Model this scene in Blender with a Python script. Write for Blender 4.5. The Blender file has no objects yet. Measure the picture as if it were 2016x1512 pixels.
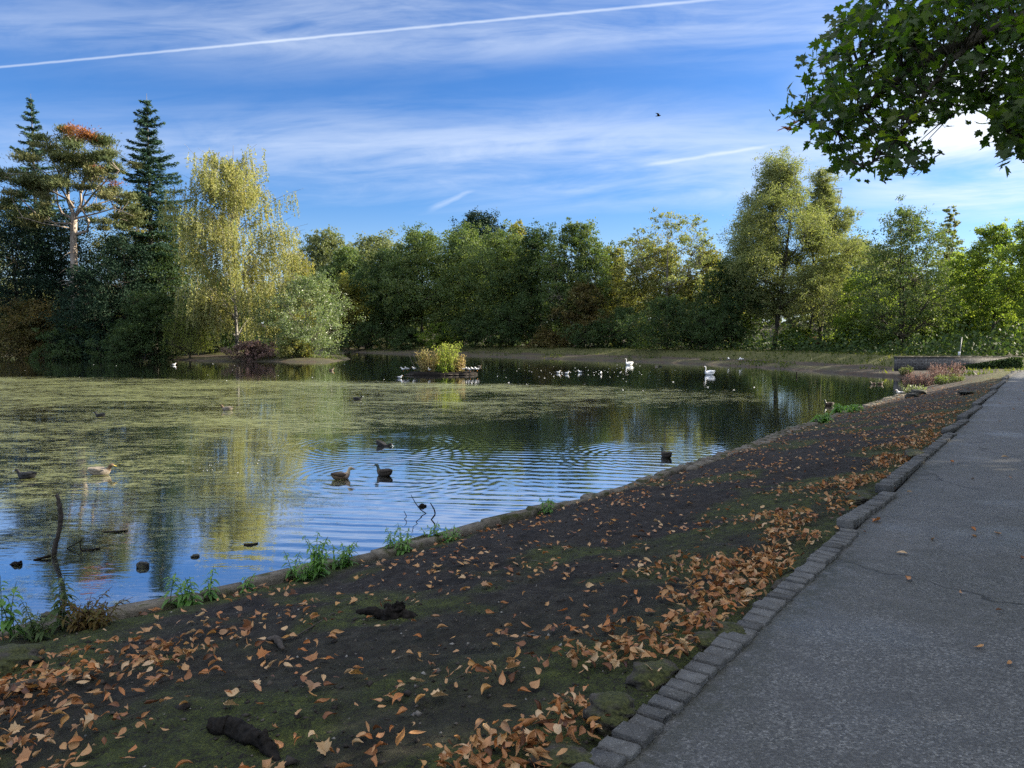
import bpy, math, random
import numpy as np
from math import radians, sin, cos, tan, atan, pi, sqrt

S = bpy.context.scene
COL = S.collection

# ------------------------------------------------------------------ camera
F_PX, HORIZON, CAM_Z = 1450.0, 662.0, 1.6
PITCH = atan((756 - HORIZON) / F_PX)
cam_d = bpy.data.cameras.new("camera")
cam_d.sensor_width = 36.0
cam_d.lens = F_PX / 2016 * 36.0
cam_d.clip_start = 0.05
cam_d.clip_end = 6000
cam = bpy.data.objects.new("camera", cam_d)
COL.objects.link(cam)
cam.location = (0, 0, CAM_Z)
cam.rotation_euler = (pi / 2 - PITCH, 0, 0)
S.camera = cam

# ------------------------------------------------------------------ light
SUN_AZ, SUN_EL = radians(74), radians(22)
SUN_STRENGTH, SKY_STRENGTH, EXPOSURE = 5.0, 0.10, 1.70
S.view_settings.view_transform = 'Standard'
S.view_settings.look = 'None'
S.view_settings.gamma = 1.0
S.view_settings.use_curve_mapping = False
S.view_settings.exposure = EXPOSURE
S.cycles.max_bounces = 8
S.cycles.diffuse_bounces = 3
S.cycles.glossy_bounces = 3
S.cycles.transmission_bounces = 4
S.cycles.transparent_max_bounces = 12
S.cycles.caustics_reflective = False
S.cycles.caustics_refractive = False
S.cycles.sample_clamp_indirect = 6.0
S.cycles.use_denoising = False

sl = bpy.data.lights.new("sun", 'SUN')
sl.energy = SUN_STRENGTH
sl.angle = radians(0.5)
sl.color = (1.0, 0.89, 0.70)
so = bpy.data.objects.new("sun", sl)
COL.objects.link(so)
so.rotation_euler = (pi / 2 - SUN_EL, 0, pi - SUN_AZ)   # light comes from azimuth SUN_AZ (clockwise from +Y)


def ray(px, py):
    xc, yc = (px - 1008) / F_PX, (756 - py) / F_PX
    return np.array((xc, cos(PITCH) + yc * sin(PITCH), -sin(PITCH) + yc * cos(PITCH)))


def at(px, py, z):
    d = ray(px, py)
    t = (z - CAM_Z) / d[2]
    return np.array((d[0] * t, d[1] * t, z))


def atd(px, py, y):
    d = ray(px, py)
    t = y / d[1]
    return np.array((d[0] * t, y, CAM_Z + d[2] * t))


# ------------------------------------------------------------------ node helpers
class NT:
    def __init__(s, tree):
        s.t = tree
        s.t.nodes.clear()

    def n(s, kind, **kw):
        nd = s.t.nodes.new(kind)
        for k, v in kw.items():
            if k.startswith('i_'):
                nd.inputs[k[2:].replace('_', ' ')].default_value = v
            else:
                setattr(nd, k, v)
        return nd

    def l(s, a, b):
        s.t.links.new(a, b)

    def math(s, op, a, b=None, c=None, clamp=False):
        nd = s.t.nodes.new('ShaderNodeMath')
        nd.operation = op
        nd.use_clamp = clamp
        for i, v in enumerate((a, b, c)):
            if v is None:
                continue
            if isinstance(v, (int, float)):
                nd.inputs[i].default_value = v
            else:
                s.l(v, nd.inputs[i])
        return nd.outputs[0]

    def noise(s, vec, scale, detail=4, rough=0.55, dist=0.0):
        nd = s.n('ShaderNodeTexNoise')
        nd.inputs['Scale'].default_value = scale
        nd.inputs['Detail'].default_value = detail
        nd.inputs['Roughness'].default_value = rough
        nd.inputs['Distortion'].default_value = dist
        if vec is not None:
            s.l(vec, nd.inputs['Vector'])
        return nd.outputs['Fac']

    def ramp(s, fac, stops, interp='LINEAR'):
        nd = s.n('ShaderNodeValToRGB')
        cr = nd.color_ramp
        cr.interpolation = interp
        while len(cr.elements) < len(stops):
            cr.elements.new(0.5)
        for e, (p, c) in zip(cr.elements, stops):
            e.position = p
            if isinstance(c, (int, float)):
                c = (c, c, c)
            e.color = (*c, 1)
        s.l(fac, nd.inputs[0])
        return nd.outputs[0]

    def mix(s, fac, a, b):
        nd = s.n('ShaderNodeMix', data_type='RGBA')
        for i, v in ((0, fac), (6, a), (7, b)):
            if isinstance(v, (int, float)):
                nd.inputs[i].default_value = v
            elif isinstance(v, tuple):
                nd.inputs[i].default_value = (*v, 1)
            else:
                s.l(v, nd.inputs[i])
        return nd.outputs[2]

    def smooth(s, v, lo, hi):
        nd = s.n('ShaderNodeMapRange', interpolation_type='SMOOTHSTEP')
        s.l(v, nd.inputs[0])
        nd.inputs[1].default_value = lo
        nd.inputs[2].default_value = hi
        return nd.outputs[0]


# ------------------------------------------------------------------ sky
W = bpy.data.worlds.new("World")
S.world = W
W.use_nodes = True
w = NT(W.node_tree)
sky = w.n('ShaderNodeTexSky', sky_type='NISHITA', sun_disc=False)
sky.sun_elevation = SUN_EL
sky.sun_rotation = SUN_AZ
sky.air_density = 1.0
sky.dust_density = 0.5
sky.ozone_density = 3.0
hs = w.n('ShaderNodeHueSaturation')
hs.inputs['Saturation'].default_value = 1.22
w.l(sky.outputs[0], hs.inputs['Color'])
tc = w.n('ShaderNodeTexCoord')
sep = w.n('ShaderNodeSeparateXYZ')
w.l(tc.outputs['Generated'], sep.inputs[0])
dx, dy, dz = sep.outputs
# cloud sheet coordinates: elevation tangent e = z / horizontal-forward, bearing q
yy = w.math('MAXIMUM', w.math('ABSOLUTE', dy), 0.12)
e = w.math('DIVIDE', dz, yy)
q = w.math('DIVIDE', dx, yy)
cv = w.n('ShaderNodeCombineXYZ')
w.l(q, cv.inputs[0])
w.l(w.math('ADD', e, w.math('MULTIPLY', q, -0.06)), cv.inputs[1])


def stretched(sx, sy, ox=0.0):
    m = w.n('ShaderNodeMapping')
    m.inputs['Scale'].default_value = (sx, sy, 1)
    m.inputs['Location'].default_value = (ox, ox * .37, 0)
    w.l(cv.outputs[0], m.inputs[0])
    return m.outputs[0]


streak = w.noise(stretched(1.5, 13, 3.1), 1.0, 7, 0.58, 0.55)
wisp = w.noise(stretched(5, 26, 7.3), 1.0, 6, 0.62, 1.2)
soft = w.noise(stretched(1.1, 4.5, 1.7), 1.0, 3, 0.5, 0.3)
ee = w.math('ADD', e, w.math('MULTIPLY', w.math('SUBTRACT', soft, 0.5), 0.10))
band = w.ramp(ee, [(0.0, .30), (0.10, .20), (0.155, .12), (0.195, .50), (0.225, .68), (0.265, .62), (0.30, .30),
                   (0.335, .05), (0.365, .20), (0.40, .62), (0.43, .52), (0.47, .42), (0.6, .35)])
gate = w.smooth(w.math('ADD', w.math('MULTIPLY', streak, 0.7), w.math('MULTIPLY', wisp, 0.3)), 0.33, 0.68)
left_clear = w.smooth(q, -0.75, 0.0)
amount = w.math('MULTIPLY', w.math('MULTIPLY', gate, band), w.math('ADD', 0.50, w.math('MULTIPLY', left_clear, 0.42)))
# brighter bank of cloud low on the right, towards the sun
rb = w.math('MULTIPLY', w.smooth(q, 0.30, 0.62), w.smooth(w.math('ABSOLUTE', w.math('SUBTRACT', ee, 0.285)), 0.20, 0.03))
rb = w.math('MULTIPLY', rb, w.smooth(streak, 0.30, 0.55))
amount = w.math('MAXIMUM', amount, w.math('MULTIPLY', rb, 0.95))


def trail(p0, p1, wid0, wid1, strength, fade):
    a, b = ray(*p0), ray(*p1)
    a, b = a[[0, 2]] / a[1], b[[0, 2]] / b[1]
    L = math.hypot(*(b - a))
    ux, uy = (b - a) / L
    rx, ry = w.math('SUBTRACT', q, float(a[0])), w.math('SUBTRACT', e, float(a[1]))
    al = w.math('DIVIDE', w.math('ADD', w.math('MULTIPLY', rx, float(ux)), w.math('MULTIPLY', ry, float(uy))), L)
    wob = w.math('MULTIPLY', w.math('SUBTRACT', w.noise(stretched(40, 40, 9), 1.0, 3), 0.5), wid0 * 0.9)
    ac = w.math('ABSOLUTE', w.math('ADD', wob, w.math('SUBTRACT', w.math('MULTIPLY', rx, float(-uy)), w.math('MULTIPLY', ry, float(-ux)))))
    wd = w.math('ADD', wid0, w.math('MULTIPLY', w.math('MINIMUM', w.math('MAXIMUM', al, 0), 1.2), wid1 - wid0))
    prof = w.math('SUBTRACT', 1.0, w.math('DIVIDE', ac, wd), clamp=True)
    prof = w.math('POWER', prof, 0.8)
    ends = w.math('MULTIPLY', w.smooth(al, 0.0, fade), w.smooth(al, 1.0, 1.0 - fade))
    fwd = w.math('GREATER_THAN', dy, 0.15)
    return w.math('MULTIPLY', w.math('MULTIPLY', prof, ends), w.math('MULTIPLY', fwd, strength))


for args in (((-420, 172), (1520, -12), 0.0019, 0.0027, 0.72, 0.10),
             ((835, 417), (940, 371), 0.0060, 0.0028, 0.45, 0.3),
             ((1235, 332), (1550, 281), 0.0034, 0.0024, 0.50, 0.25)):
    amount = w.math('MINIMUM', w.math('ADD', amount, w.math('MULTIPLY', trail(*args), 0.62)), 1.0)
tint = w.n('ShaderNodeMix', data_type='RGBA', blend_type='MULTIPLY')
tint.inputs[0].default_value = 1.0
w.l(hs.outputs[0], tint.inputs[6])
tint.inputs[7].default_value = (0.360, 0.445, 0.595, 1)
ccol = w.mix(w.math('MAXIMUM', rb, 0.0), (2.9, 3.2, 3.65), (3.6, 3.75, 4.0))
lowhaze = w.math('MULTIPLY', w.smooth(e, 0.20, 0.0), 0.42)
skyc = w.mix(w.math('MAXIMUM', amount, lowhaze), tint.outputs[2], ccol)
# unseen bright cloud added overhead and behind the viewer as neutral fill light
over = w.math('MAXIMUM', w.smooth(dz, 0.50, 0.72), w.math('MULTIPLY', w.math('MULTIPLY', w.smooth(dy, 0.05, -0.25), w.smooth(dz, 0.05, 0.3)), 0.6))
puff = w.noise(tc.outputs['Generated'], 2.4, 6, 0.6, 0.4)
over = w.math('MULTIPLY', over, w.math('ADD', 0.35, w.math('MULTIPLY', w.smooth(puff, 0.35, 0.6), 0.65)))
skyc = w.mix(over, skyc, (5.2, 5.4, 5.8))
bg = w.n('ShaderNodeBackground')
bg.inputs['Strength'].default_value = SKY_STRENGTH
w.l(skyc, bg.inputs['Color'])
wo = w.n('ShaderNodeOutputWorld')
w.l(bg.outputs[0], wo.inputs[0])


# ------------------------------------------------------------------ noise
def _h(ix, iy, seed):
    h = (ix.astype(np.int64) * 374761393 + iy.astype(np.int64) * 668265263 + seed * 982451653) & 0xffffffff
    h = ((h ^ (h >> 13)) * 1274126177) & 0xffffffff
    return ((h ^ (h >> 16)) & 0xffff) / 65535.0


def vnoise(x, y, seed=0):
    x, y = np.asarray(x, float), np.asarray(y, float)
    ix, iy = np.floor(x), np.floor(y)
    fx, fy = x - ix, y - iy
    fx, fy = fx * fx * (3 - 2 * fx), fy * fy * (3 - 2 * fy)
    a, b = _h(ix, iy, seed), _h(ix + 1, iy, seed)
    c, d = _h(ix, iy + 1, seed), _h(ix + 1, iy + 1, seed)
    return (a * (1 - fx) + b * fx) * (1 - fy) + (c * (1 - fx) + d * fx) * fy - 0.5


def fbm(x, y, octv=4, seed=0):
    r, a = 0, 1.0
    for i in range(octv):
        r = r + vnoise(x * 2 ** i + i * 17.3, y * 2 ** i - i * 9.1, seed + i) * a
        a *= 0.5
    return r


def sstep(v, lo, hi):
    t = np.clip((v - lo) / (hi - lo), 0, 1)
    return t * t * (3 - 2 * t)


# ------------------------------------------------------------------ mesh helpers
class MB:
    def __init__(s):
        s.V, s.F, s.R, s.M, s.nv = [], [], [], [], 0

    def add(s, V, faces, rnd=0.5, mi=0):
        V = np.asarray(V, float).reshape(-1, 3)
        s.V.append(V)
        r = np.empty(len(V))
        r[:] = rnd
        s.R.append(r)
        if isinstance(faces, np.ndarray):
            s.F.append(faces + s.nv)
            s.M.append(np.full(len(faces), mi))
        else:
            for f in faces:
                s.F.append(np.array([f]) + s.nv)
                s.M.append(np.array([mi]))
        s.nv += len(V)

    def mesh(s, name, mats, smooth=False, origin=(0, 0, 0)):
        V = np.concatenate(s.V) - np.asarray(origin, float)
        me = bpy.data.meshes.new(name)
        me.vertices.add(len(V))
        me.vertices.foreach_set('co', V.astype(np.float32).ravel())
        idx = np.concatenate([f.ravel() for f in s.F]).astype(np.int32)
        tot = np.concatenate([np.full(len(f), f.shape[1]) for f in s.F]).astype(np.int32)
        st = np.concatenate(([0], np.cumsum(tot)[:-1])).astype(np.int32)
        me.loops.add(len(idx))
        me.loops.foreach_set('vertex_index', idx)
        me.polygons.add(len(tot))
        me.polygons.foreach_set('loop_start', st)
        me.polygons.foreach_set('loop_total', tot)
        me.polygons.foreach_set('material_index', np.concatenate(s.M).astype(np.int32))
        if smooth:
            me.polygons.foreach_set('use_smooth', np.ones(len(tot), bool))
        at_ = me.attributes.new('rnd', 'FLOAT', 'POINT')
        at_.data.foreach_set('value', np.concatenate(s.R).astype(np.float32))
        for m in (mats if isinstance(mats, (list, tuple)) else [mats]):
            me.materials.append(m)
        me.update(calc_edges=True)
        return me

    def build(s, name, mats, parent=None, smooth=False, origin=None):
        if origin is None:
            origin = parent.location if parent else (0, 0, 0)
        o = bpy.data.objects.new(name, s.mesh(name, mats, smooth, origin))
        COL.objects.link(o)
        if parent:
            o.parent = parent
        else:
            o.location = origin
        return o

    def tube(s, pts, radii, sides=6, rnd=0.5, mi=0, cap=True):
        P = np.asarray(pts, float)
        n = len(P)
        T = np.gradient(P, axis=0)
        T /= np.linalg.norm(T, axis=1)[:, None] + 1e-12
        ref = np.array((0, 0, 1.0)) if abs(T[0][2]) < 0.9 else np.array((0, 1.0, 0))
        A = np.cross(T, ref)
        nl = np.linalg.norm(A, axis=1)[:, None]
        A = np.where(nl < 1e-3, np.array((1.0, 0, 0)), A / (nl + 1e-12))
        B = np.cross(T, A)
        r = np.asarray(radii, float)
        if r.ndim == 0:
            r = np.full(n, r)
        th = np.arange(sides) / sides * 2 * pi
        V = P[:, None] + r[:, None, None] * (np.cos(th)[None, :, None] * A[:, None] + np.sin(th)[None, :, None] * B[:, None])
        i, j = np.meshgrid(np.arange(n - 1), np.arange(sides), indexing='ij')
        j2 = (j + 1) % sides
        Q = np.stack([i * sides + j, i * sides + j2, (i + 1) * sides + j2, (i + 1) * sides + j], -1).reshape(-1, 4)
        base = s.nv
        s.add(V.reshape(-1, 3), Q, rnd, mi)
        if cap:
            s.F.append(np.array([list(range(sides))[::-1]]) + base)
            s.F.append(np.array([list(range((n - 1) * sides, n * sides))]) + base)
            s.M += [np.array([mi])] * 2

    def loft(s, rings, sides=12, mi=None, rnd=0.5, up=None):
        """rings: (point, half width across Y, half height) along a spine in the XZ plane."""
        P = np.array([r[0] for r in rings], float)
        T = np.gradient(P, axis=0)
        T /= np.linalg.norm(T, axis=1)[:, None]
        Yv = np.array((0, 1.0, 0))
        N = np.cross(T, Yv)
        th = np.arange(sides) / sides * 2 * pi
        V = np.array([P[k] + rings[k][1] * np.cos(th)[:, None] * Yv + rings[k][2] * np.sin(th)[:, None] * N[k] for k in range(len(P))])
        base = s.nv
        n = len(P)
        s.add(V.reshape(-1, 3), [list(range(sides))], rnd, (mi or [0] * n)[0])
        for k in range(n - 1):
            m = mi[k] if mi else 0
            q_ = np.array([[k * sides + j, k * sides + (j + 1) % sides, (k + 1) * sides + (j + 1) % sides, (k + 1) * sides + j] for j in range(sides)])
            s.F.append(q_ + base)
            s.M.append(np.full(sides, m))
        s.F.append(np.array([list(range((n - 1) * sides, n * sides))[::-1]]) + base)
        s.M.append(np.array([(mi or [0] * n)[n - 2]]))

    def box(s, c, size, rot=0.0, bev=0.0, rnd=0.5, mi=0, jit=None, rng=None):
        x, y, z = np.array(size) / 2.0
        if bev:
            b = bev
            V = []
            for zz, ins in ((-z, 0), (z - b, 0), (z, b)):
                for sx, sy in ((-1, -1), (1, -1), (1, 1), (-1, 1)):
                    # chamfered corner
                    V += [(sx * (x - ins), sy * (y - ins - b), zz), (sx * (x - ins - b), sy * (y - ins), zz)]
            V = np.array(V)
            order = [0, 1, 3, 2, 4, 5, 7, 6]
            # build ring ordering (ccw)
            ring = []
            for k in range(3):
                o = k * 8
                ring.append([o + 1, o + 3, o + 2, o + 4, o + 5, o + 7, o + 6, o + 0])
            faces = [ring[0][::-1], ring[2]]
            for k in range(2):
                for j in range(8):
                    faces.append([ring[k][j], ring[k][(j + 1) % 8], ring[k + 1][(j + 1) % 8], ring[k + 1][j]])
        else:
            V = np.array([(-x, -y, -z), (x, -y, -z), (x, y, -z), (-x, y, -z), (-x, -y, z), (x, -y, z), (x, y, z), (-x, y, z)])
            faces = [[0, 3, 2, 1], [4, 5, 6, 7], [0, 1, 5, 4], [1, 2, 6, 5], [2, 3, 7, 6], [3, 0, 4, 7]]
        if jit and rng is not None:
            V = V + rng.normal(0, jit, V.shape)
        cr, sr = cos(rot), sin(rot)
        R = np.array([[cr, -sr, 0], [sr, cr, 0], [0, 0, 1]])
        s.add(V @ R.T + np.asarray(c, float), faces, rnd, mi)


def tag(o, label=None, cat=None, group=None, kind=None):
    for k, v in (('label', label), ('category', cat), ('group', group), ('kind', kind)):
        if v:
            o[k] = v
    return o


def thing(name, label, cat, loc, rz=0.0, group=None):
    o = bpy.data.objects.new(name, None)
    COL.objects.link(o)
    o.location = loc
    o.rotation_euler = (0, 0, rz)
    o.empty_display_size = 0.2
    return tag(o, label, cat, group)


def unit(v):
    return v / (np.linalg.norm(v, axis=-1, keepdims=True) + 1e-12)


def leafquads(mb, P, size, rng, bias=0.6, asp=0.55, axis=None, rnd=None, jitter=0.6):
    N = len(P)
    if N == 0:
        return
    nrm = rng.normal(0, 1, (N, 3))
    nrm[:, 2] += bias
    nrm = unit(nrm)
    a = rng.normal(0, 1, (N, 3)) if axis is None else np.asarray(axis) + rng.normal(0, jitter, (N, 3))
    a = a - nrm * np.sum(nrm * a, 1)[:, None]
    a = unit(a)
    b = np.cross(nrm, a)
    sz = (size * rng.uniform(0.65, 1.3, N))[:, None]
    V = np.stack([P - a * sz * .5, P + b * sz * asp * .5 - a * sz * .05, P + a * sz * .5, P - b * sz * asp * .5 - a * sz * .05], 1)
    Fq = np.arange(N * 4).reshape(N, 4)
    r = rng.random(N) if rnd is None else rnd
    mb.add(V.reshape(-1, 3), Fq, np.repeat(r, 4))


# ------------------------------------------------------------------ materials
MATS = {}


def new_mat(name):
    m = bpy.data.materials.new(name)
    m.use_nodes = True
    t = NT(m.node_tree)
    out = t.n('ShaderNodeOutputMaterial')
    return m, t, out


def pbsdf(t, color=None, rough=0.7, spec=0.3, normal=None):
    b = t.n('ShaderNodeBsdfPrincipled')
    if isinstance(color, tuple):
        b.inputs['Base Color'].default_value = (*color, 1)
    elif color is not None:
        t.l(color, b.inputs['Base Color'])
    if isinstance(rough, (int, float)):
        b.inputs['Roughness'].default_value = rough
    else:
        t.l(rough, b.inputs['Roughness'])
    b.inputs['Specular IOR Level'].default_value = spec
    if normal is not None:
        t.l(normal, b.inputs['Normal'])
    return b


def bump(t, h, strength=0.4, dist=0.02):
    b = t.n('ShaderNodeBump')
    b.inputs['Strength'].default_value = strength
    b.inputs['Distance'].default_value = dist
    t.l(h, b.inputs['Height'])
    return b.outputs[0]


def leaf_mat(name, cols, trans=0.4, rough=0.6, spec=0.12, tcol=None):
    m, t, out = new_mat(name)
    a = t.n('ShaderNodeAttribute', attribute_name='rnd')
    k = len(cols)
    c = t.ramp(a.outputs['Fac'], [(i / (k - 1), x) for i, x in enumerate(cols)])
    p = pbsdf(t, c, rough, spec)
    tr = t.n('ShaderNodeBsdfTranslucent')
    tm = t.n('ShaderNodeMix', data_type='RGBA', blend_type='MULTIPLY')
    tm.inputs[0].default_value = 1.0
    t.l(c, tm.inputs[6])
    tm.inputs[7].default_value = (*(tcol or (2.2, 2.2, 0.9)), 1)
    t.l(tm.outputs[2], tr.inputs['Color'])
    mx = t.n('ShaderNodeMixShader')
    mx.inputs[0].default_value = trans
    t.l(p.outputs[0], mx.inputs[1])
    t.l(tr.outputs[0], mx.inputs[2])
    t.l(mx.outputs[0], out.inputs[0])
    MATS[name] = m
    return m


def plain(name, color, rough=0.6, spec=0.3, var=0.25, scale=20.0, bstr=0.0):
    m, t, out = new_mat(name)
    g = t.n('ShaderNodeTexCoord')
    nz = t.noise(g.outputs['Object'], scale, 4)
    lo = tuple(c * (1 - var) for c in color)
    hi = tuple(min(1, c * (1 + var)) for c in color)
    c = t.ramp(nz, [(0.3, lo), (0.7, hi)])
    p = pbsdf(t, c, rough, spec, bump(t, nz, bstr, 0.02) if bstr else None)
    t.l(p.outputs[0], out.inputs[0])
    MATS[name] = m
    return m


def bark_mat(name, c1, c2, scale=6.0):
    m, t, out = new_mat(name)
    g = t.n('ShaderNodeTexCoord')
    mp = t.n('ShaderNodeMapping')
    mp.inputs['Scale'].default_value = (1, 1, 0.3)
    t.l(g.outputs['Object'], mp.inputs[0])
    nz = t.noise(mp.outputs[0], scale, 6, 0.65)
    c = t.ramp(nz, [(0.35, c1), (0.68, c2)])
    p = pbsdf(t, c, 0.85, 0.2, bump(t, nz, 0.7, 0.04))
    t.l(p.outputs[0], out.inputs[0])
    MATS[name] = m
    return m


bark_mat('bark_dark', (.030, .026, .020), (.085, .074, .058))
bark_mat('bark_grey', (.07, .065, .055), (.19, .18, .155))
bark_mat('bark_pale', (.16, .125, .10), (.42, .36, .30), 3.0)
bark_mat('bark_birch', (.05, .045, .04), (.40, .38, .34), 2.6)
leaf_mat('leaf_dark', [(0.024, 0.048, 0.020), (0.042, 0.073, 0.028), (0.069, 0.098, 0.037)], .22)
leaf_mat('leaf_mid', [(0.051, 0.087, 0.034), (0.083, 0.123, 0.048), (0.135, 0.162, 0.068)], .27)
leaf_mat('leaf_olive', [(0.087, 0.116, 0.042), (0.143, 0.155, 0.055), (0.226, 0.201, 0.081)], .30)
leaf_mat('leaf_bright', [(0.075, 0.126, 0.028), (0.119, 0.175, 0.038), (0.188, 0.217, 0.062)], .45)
leaf_mat('leaf_gold', [(0.103, 0.127, 0.041), (0.184, 0.190, 0.056), (0.287, 0.253, 0.077)], .32)
leaf_mat('leaf_birch', [(0.143, 0.176, 0.066), (0.271, 0.282, 0.112), (0.429, 0.382, 0.160)], .34, tcol=(1.5, 1.5, .8))
leaf_mat('leaf_willow', [(0.114, 0.143, 0.062), (0.179, 0.203, 0.083), (0.268, 0.263, 0.117)], .32, tcol=(1.7, 1.8, .9))
leaf_mat('leaf_silver', [(0.082, 0.123, 0.051), (0.141, 0.179, 0.086), (0.246, 0.269, 0.158)], .35, .4, .4, (1.6, 1.8, .9))
leaf_mat('leaf_weep', [(0.120, 0.156, 0.036), (0.180, 0.216, 0.054), (0.240, 0.264, 0.084)], .4, tcol=(1.6, 1.7, .8))
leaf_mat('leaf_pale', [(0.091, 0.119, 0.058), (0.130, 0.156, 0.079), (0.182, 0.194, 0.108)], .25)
leaf_mat('leaf_brown', [(0.058, 0.065, 0.024), (0.096, 0.085, 0.034), (0.144, 0.097, 0.042)], .28)
leaf_mat('needle_blue', [(0.020, 0.048, 0.031), (0.036, 0.076, 0.048), (0.070, 0.115, 0.073)], .16, tcol=(1.4, 1.5, .9))
leaf_mat('needle_pine', [(0.054, 0.083, 0.036), (0.108, 0.130, 0.054), (0.207, 0.189, 0.086)], .18, tcol=(1.4, 1.4, .8))
leaf_mat('needle_dead', [(.14, .058, .020), (.24, .095, .030), (.33, .15, .055)], .25, tcol=(1.4, 1.2, .8))
leaf_mat('needle_dark', [(0.009, 0.023, 0.016), (0.017, 0.039, 0.023), (0.029, 0.055, 0.031)], .12, tcol=(1.3, 1.4, .9))
leaf_mat('leaf_maple', [(.016, .036, .010), (.028, .056, .012), (.046, .080, .016), (.095, .115, .020)], .52, .45, .3, (3.4, 3.6, .8))
leaf_mat('leaf_rust', [(.30, .11, .02), (.42, .16, .03), (.36, .13, .03)], .4, .5, .3, (1.4, 1.2, .8))
leaf_mat('leaf_heather', [(0.099, 0.094, 0.055), (0.165, 0.110, 0.094), (0.242, 0.154, 0.138)], .3, tcol=(1.3, 1.2, 1.1))
leaf_mat('leaf_cream', [(.22, .22, .07), (.36, .30, .12), (.50, .36, .20)], .3, tcol=(1.3, 1.2, .8))
leaf_mat('leaf_lime', [(.16, .22, .04), (.26, .30, .06), (.36, .38, .10)], .35, tcol=(1.3, 1.4, .8))
leaf_mat('leaf_nettle', [(0.068, 0.150, 0.033), (0.105, 0.225, 0.045), (0.180, 0.315, 0.075)], .35, .45, .35)
leaf_mat('leaf_dockred', [(.05, .035, .014), (.11, .07, .022), (.08, .09, .022)], .3)
leaf_mat('leaf_fallen', [(.095, .040, .018), (.21, .082, .030), (.35, .155, .055), (.45, .26, .115), (.42, .15, .038), (.54, .38, .22), (.46, .24, .07), (.25, .15, .105)], .15, .5, .35, (1.2, 1.1, .9))
leaf_mat('leaf_pale_under', [(.33, .38, .30), (.42, .46, .38)], .15)
leaf_mat('grass_blade', [(.035, .055, .016), (.06, .085, .022), (.12, .125, .04)], .35)
plain('stem_green', (.07, .10, .035), .6)
plain('stem_red', (.11, .06, .035), .6)
plain('deadwood', (.060, .050, .042), .85, .2, .45, 14, .6)
plain('wet_wood', (.014, .0118, .0100), .9, .12, .7, 30, 1.0)
plain('metal_pole', (.12, .13, .14), .5, .4)
plain('notice_white', (.62, .66, .72), .5)
plain('bird_white', (.80, .80, .79), .7, .2, .05)
plain('bird_grey', (.42, .44, .47), .7, .2, .1)
plain('bird_black', (.012, .012, .013), .6)
plain('bird_dark', (.045, .036, .028), .7, .2, .4, 40)
plain('duck_brown', (.15, .105, .068), .75, .2, .5, 55)
plain('duck_breast', (.30, .22, .16), .75, .2, .4, 50)
plain('duck_wing', (.075, .055, .040), .7, .2, .5, 60)
plain('duck_pale', (.24, .205, .165), .75, .2, .45, 50)
plain('duck_green', (.010, .030, .022), .4, .5, .2)
plain('duck_face', (.48, .40, .27), .7, .2, .2)
plain('bill_yellow', (.42, .32, .06), .5)
plain('bill_orange', (.60, .22, .04), .5)


def stone_mat(name, c1, c2, moss=0.0, scale=9.0):
    m, t, out = new_mat(name)
    g = t.n('ShaderNodeTexCoord')
    geo = t.n('ShaderNodeNewGeometry')
    n1 = t.noise(g.outputs['Object'], scale, 6, .65)
    n2 = t.noise(g.outputs['Object'], scale * 9, 3)
    a = t.n('ShaderNodeAttribute', attribute_name='rnd')
    c = t.ramp(n1, [(0.3, c1), (0.72, c2)])
    c = t.mix(t.math('MULTIPLY', t.math('SUBTRACT', a.outputs['Fac'], 0.3, clamp=True), .8), c, tuple(x * .45 for x in c1))
    c = t.mix(t.math('MULTIPLY', t.smooth(n2, .55, .75), .5), c, tuple(min(1, x * 1.9) for x in c2))
    if moss:
        sp = t.n('ShaderNodeSeparateXYZ')
        t.l(geo.outputs['Normal'], sp.inputs[0])
        mm = t.math('MULTIPLY', t.smooth(sp.outputs[2], -.1, .7), t.smooth(t.noise(g.outputs['Object'], 5.0, 5), .62 - moss * .35, .75 - moss * .35))
        mc = t.ramp(n2, [(0.3, (.016, .020, .007)), (0.7, (.070, .075, .022))])
        c = t.mix(mm, c, mc)
    h = t.math('ADD', n1, t.math('MULTIPLY', n2, .5))
    p = pbsdf(t, c, .82, .25, bump(t, h, .8, .03))
    t.l(p.outputs[0], out.inputs[0])
    MATS[name] = m
    return m


stone_mat('granite_sett', (.075, .075, .074), (.15, .15, .147))
stone_mat('edging_stone', (.085, .075, .060), (.20, .175, .14), .35)
stone_mat('mossy_rock', (.030, .026, .022), (.085, .075, .062), .70, 7)
stone_mat('pond_rock', (.030, .030, .026), (.085, .082, .072), .35, 10)


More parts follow.
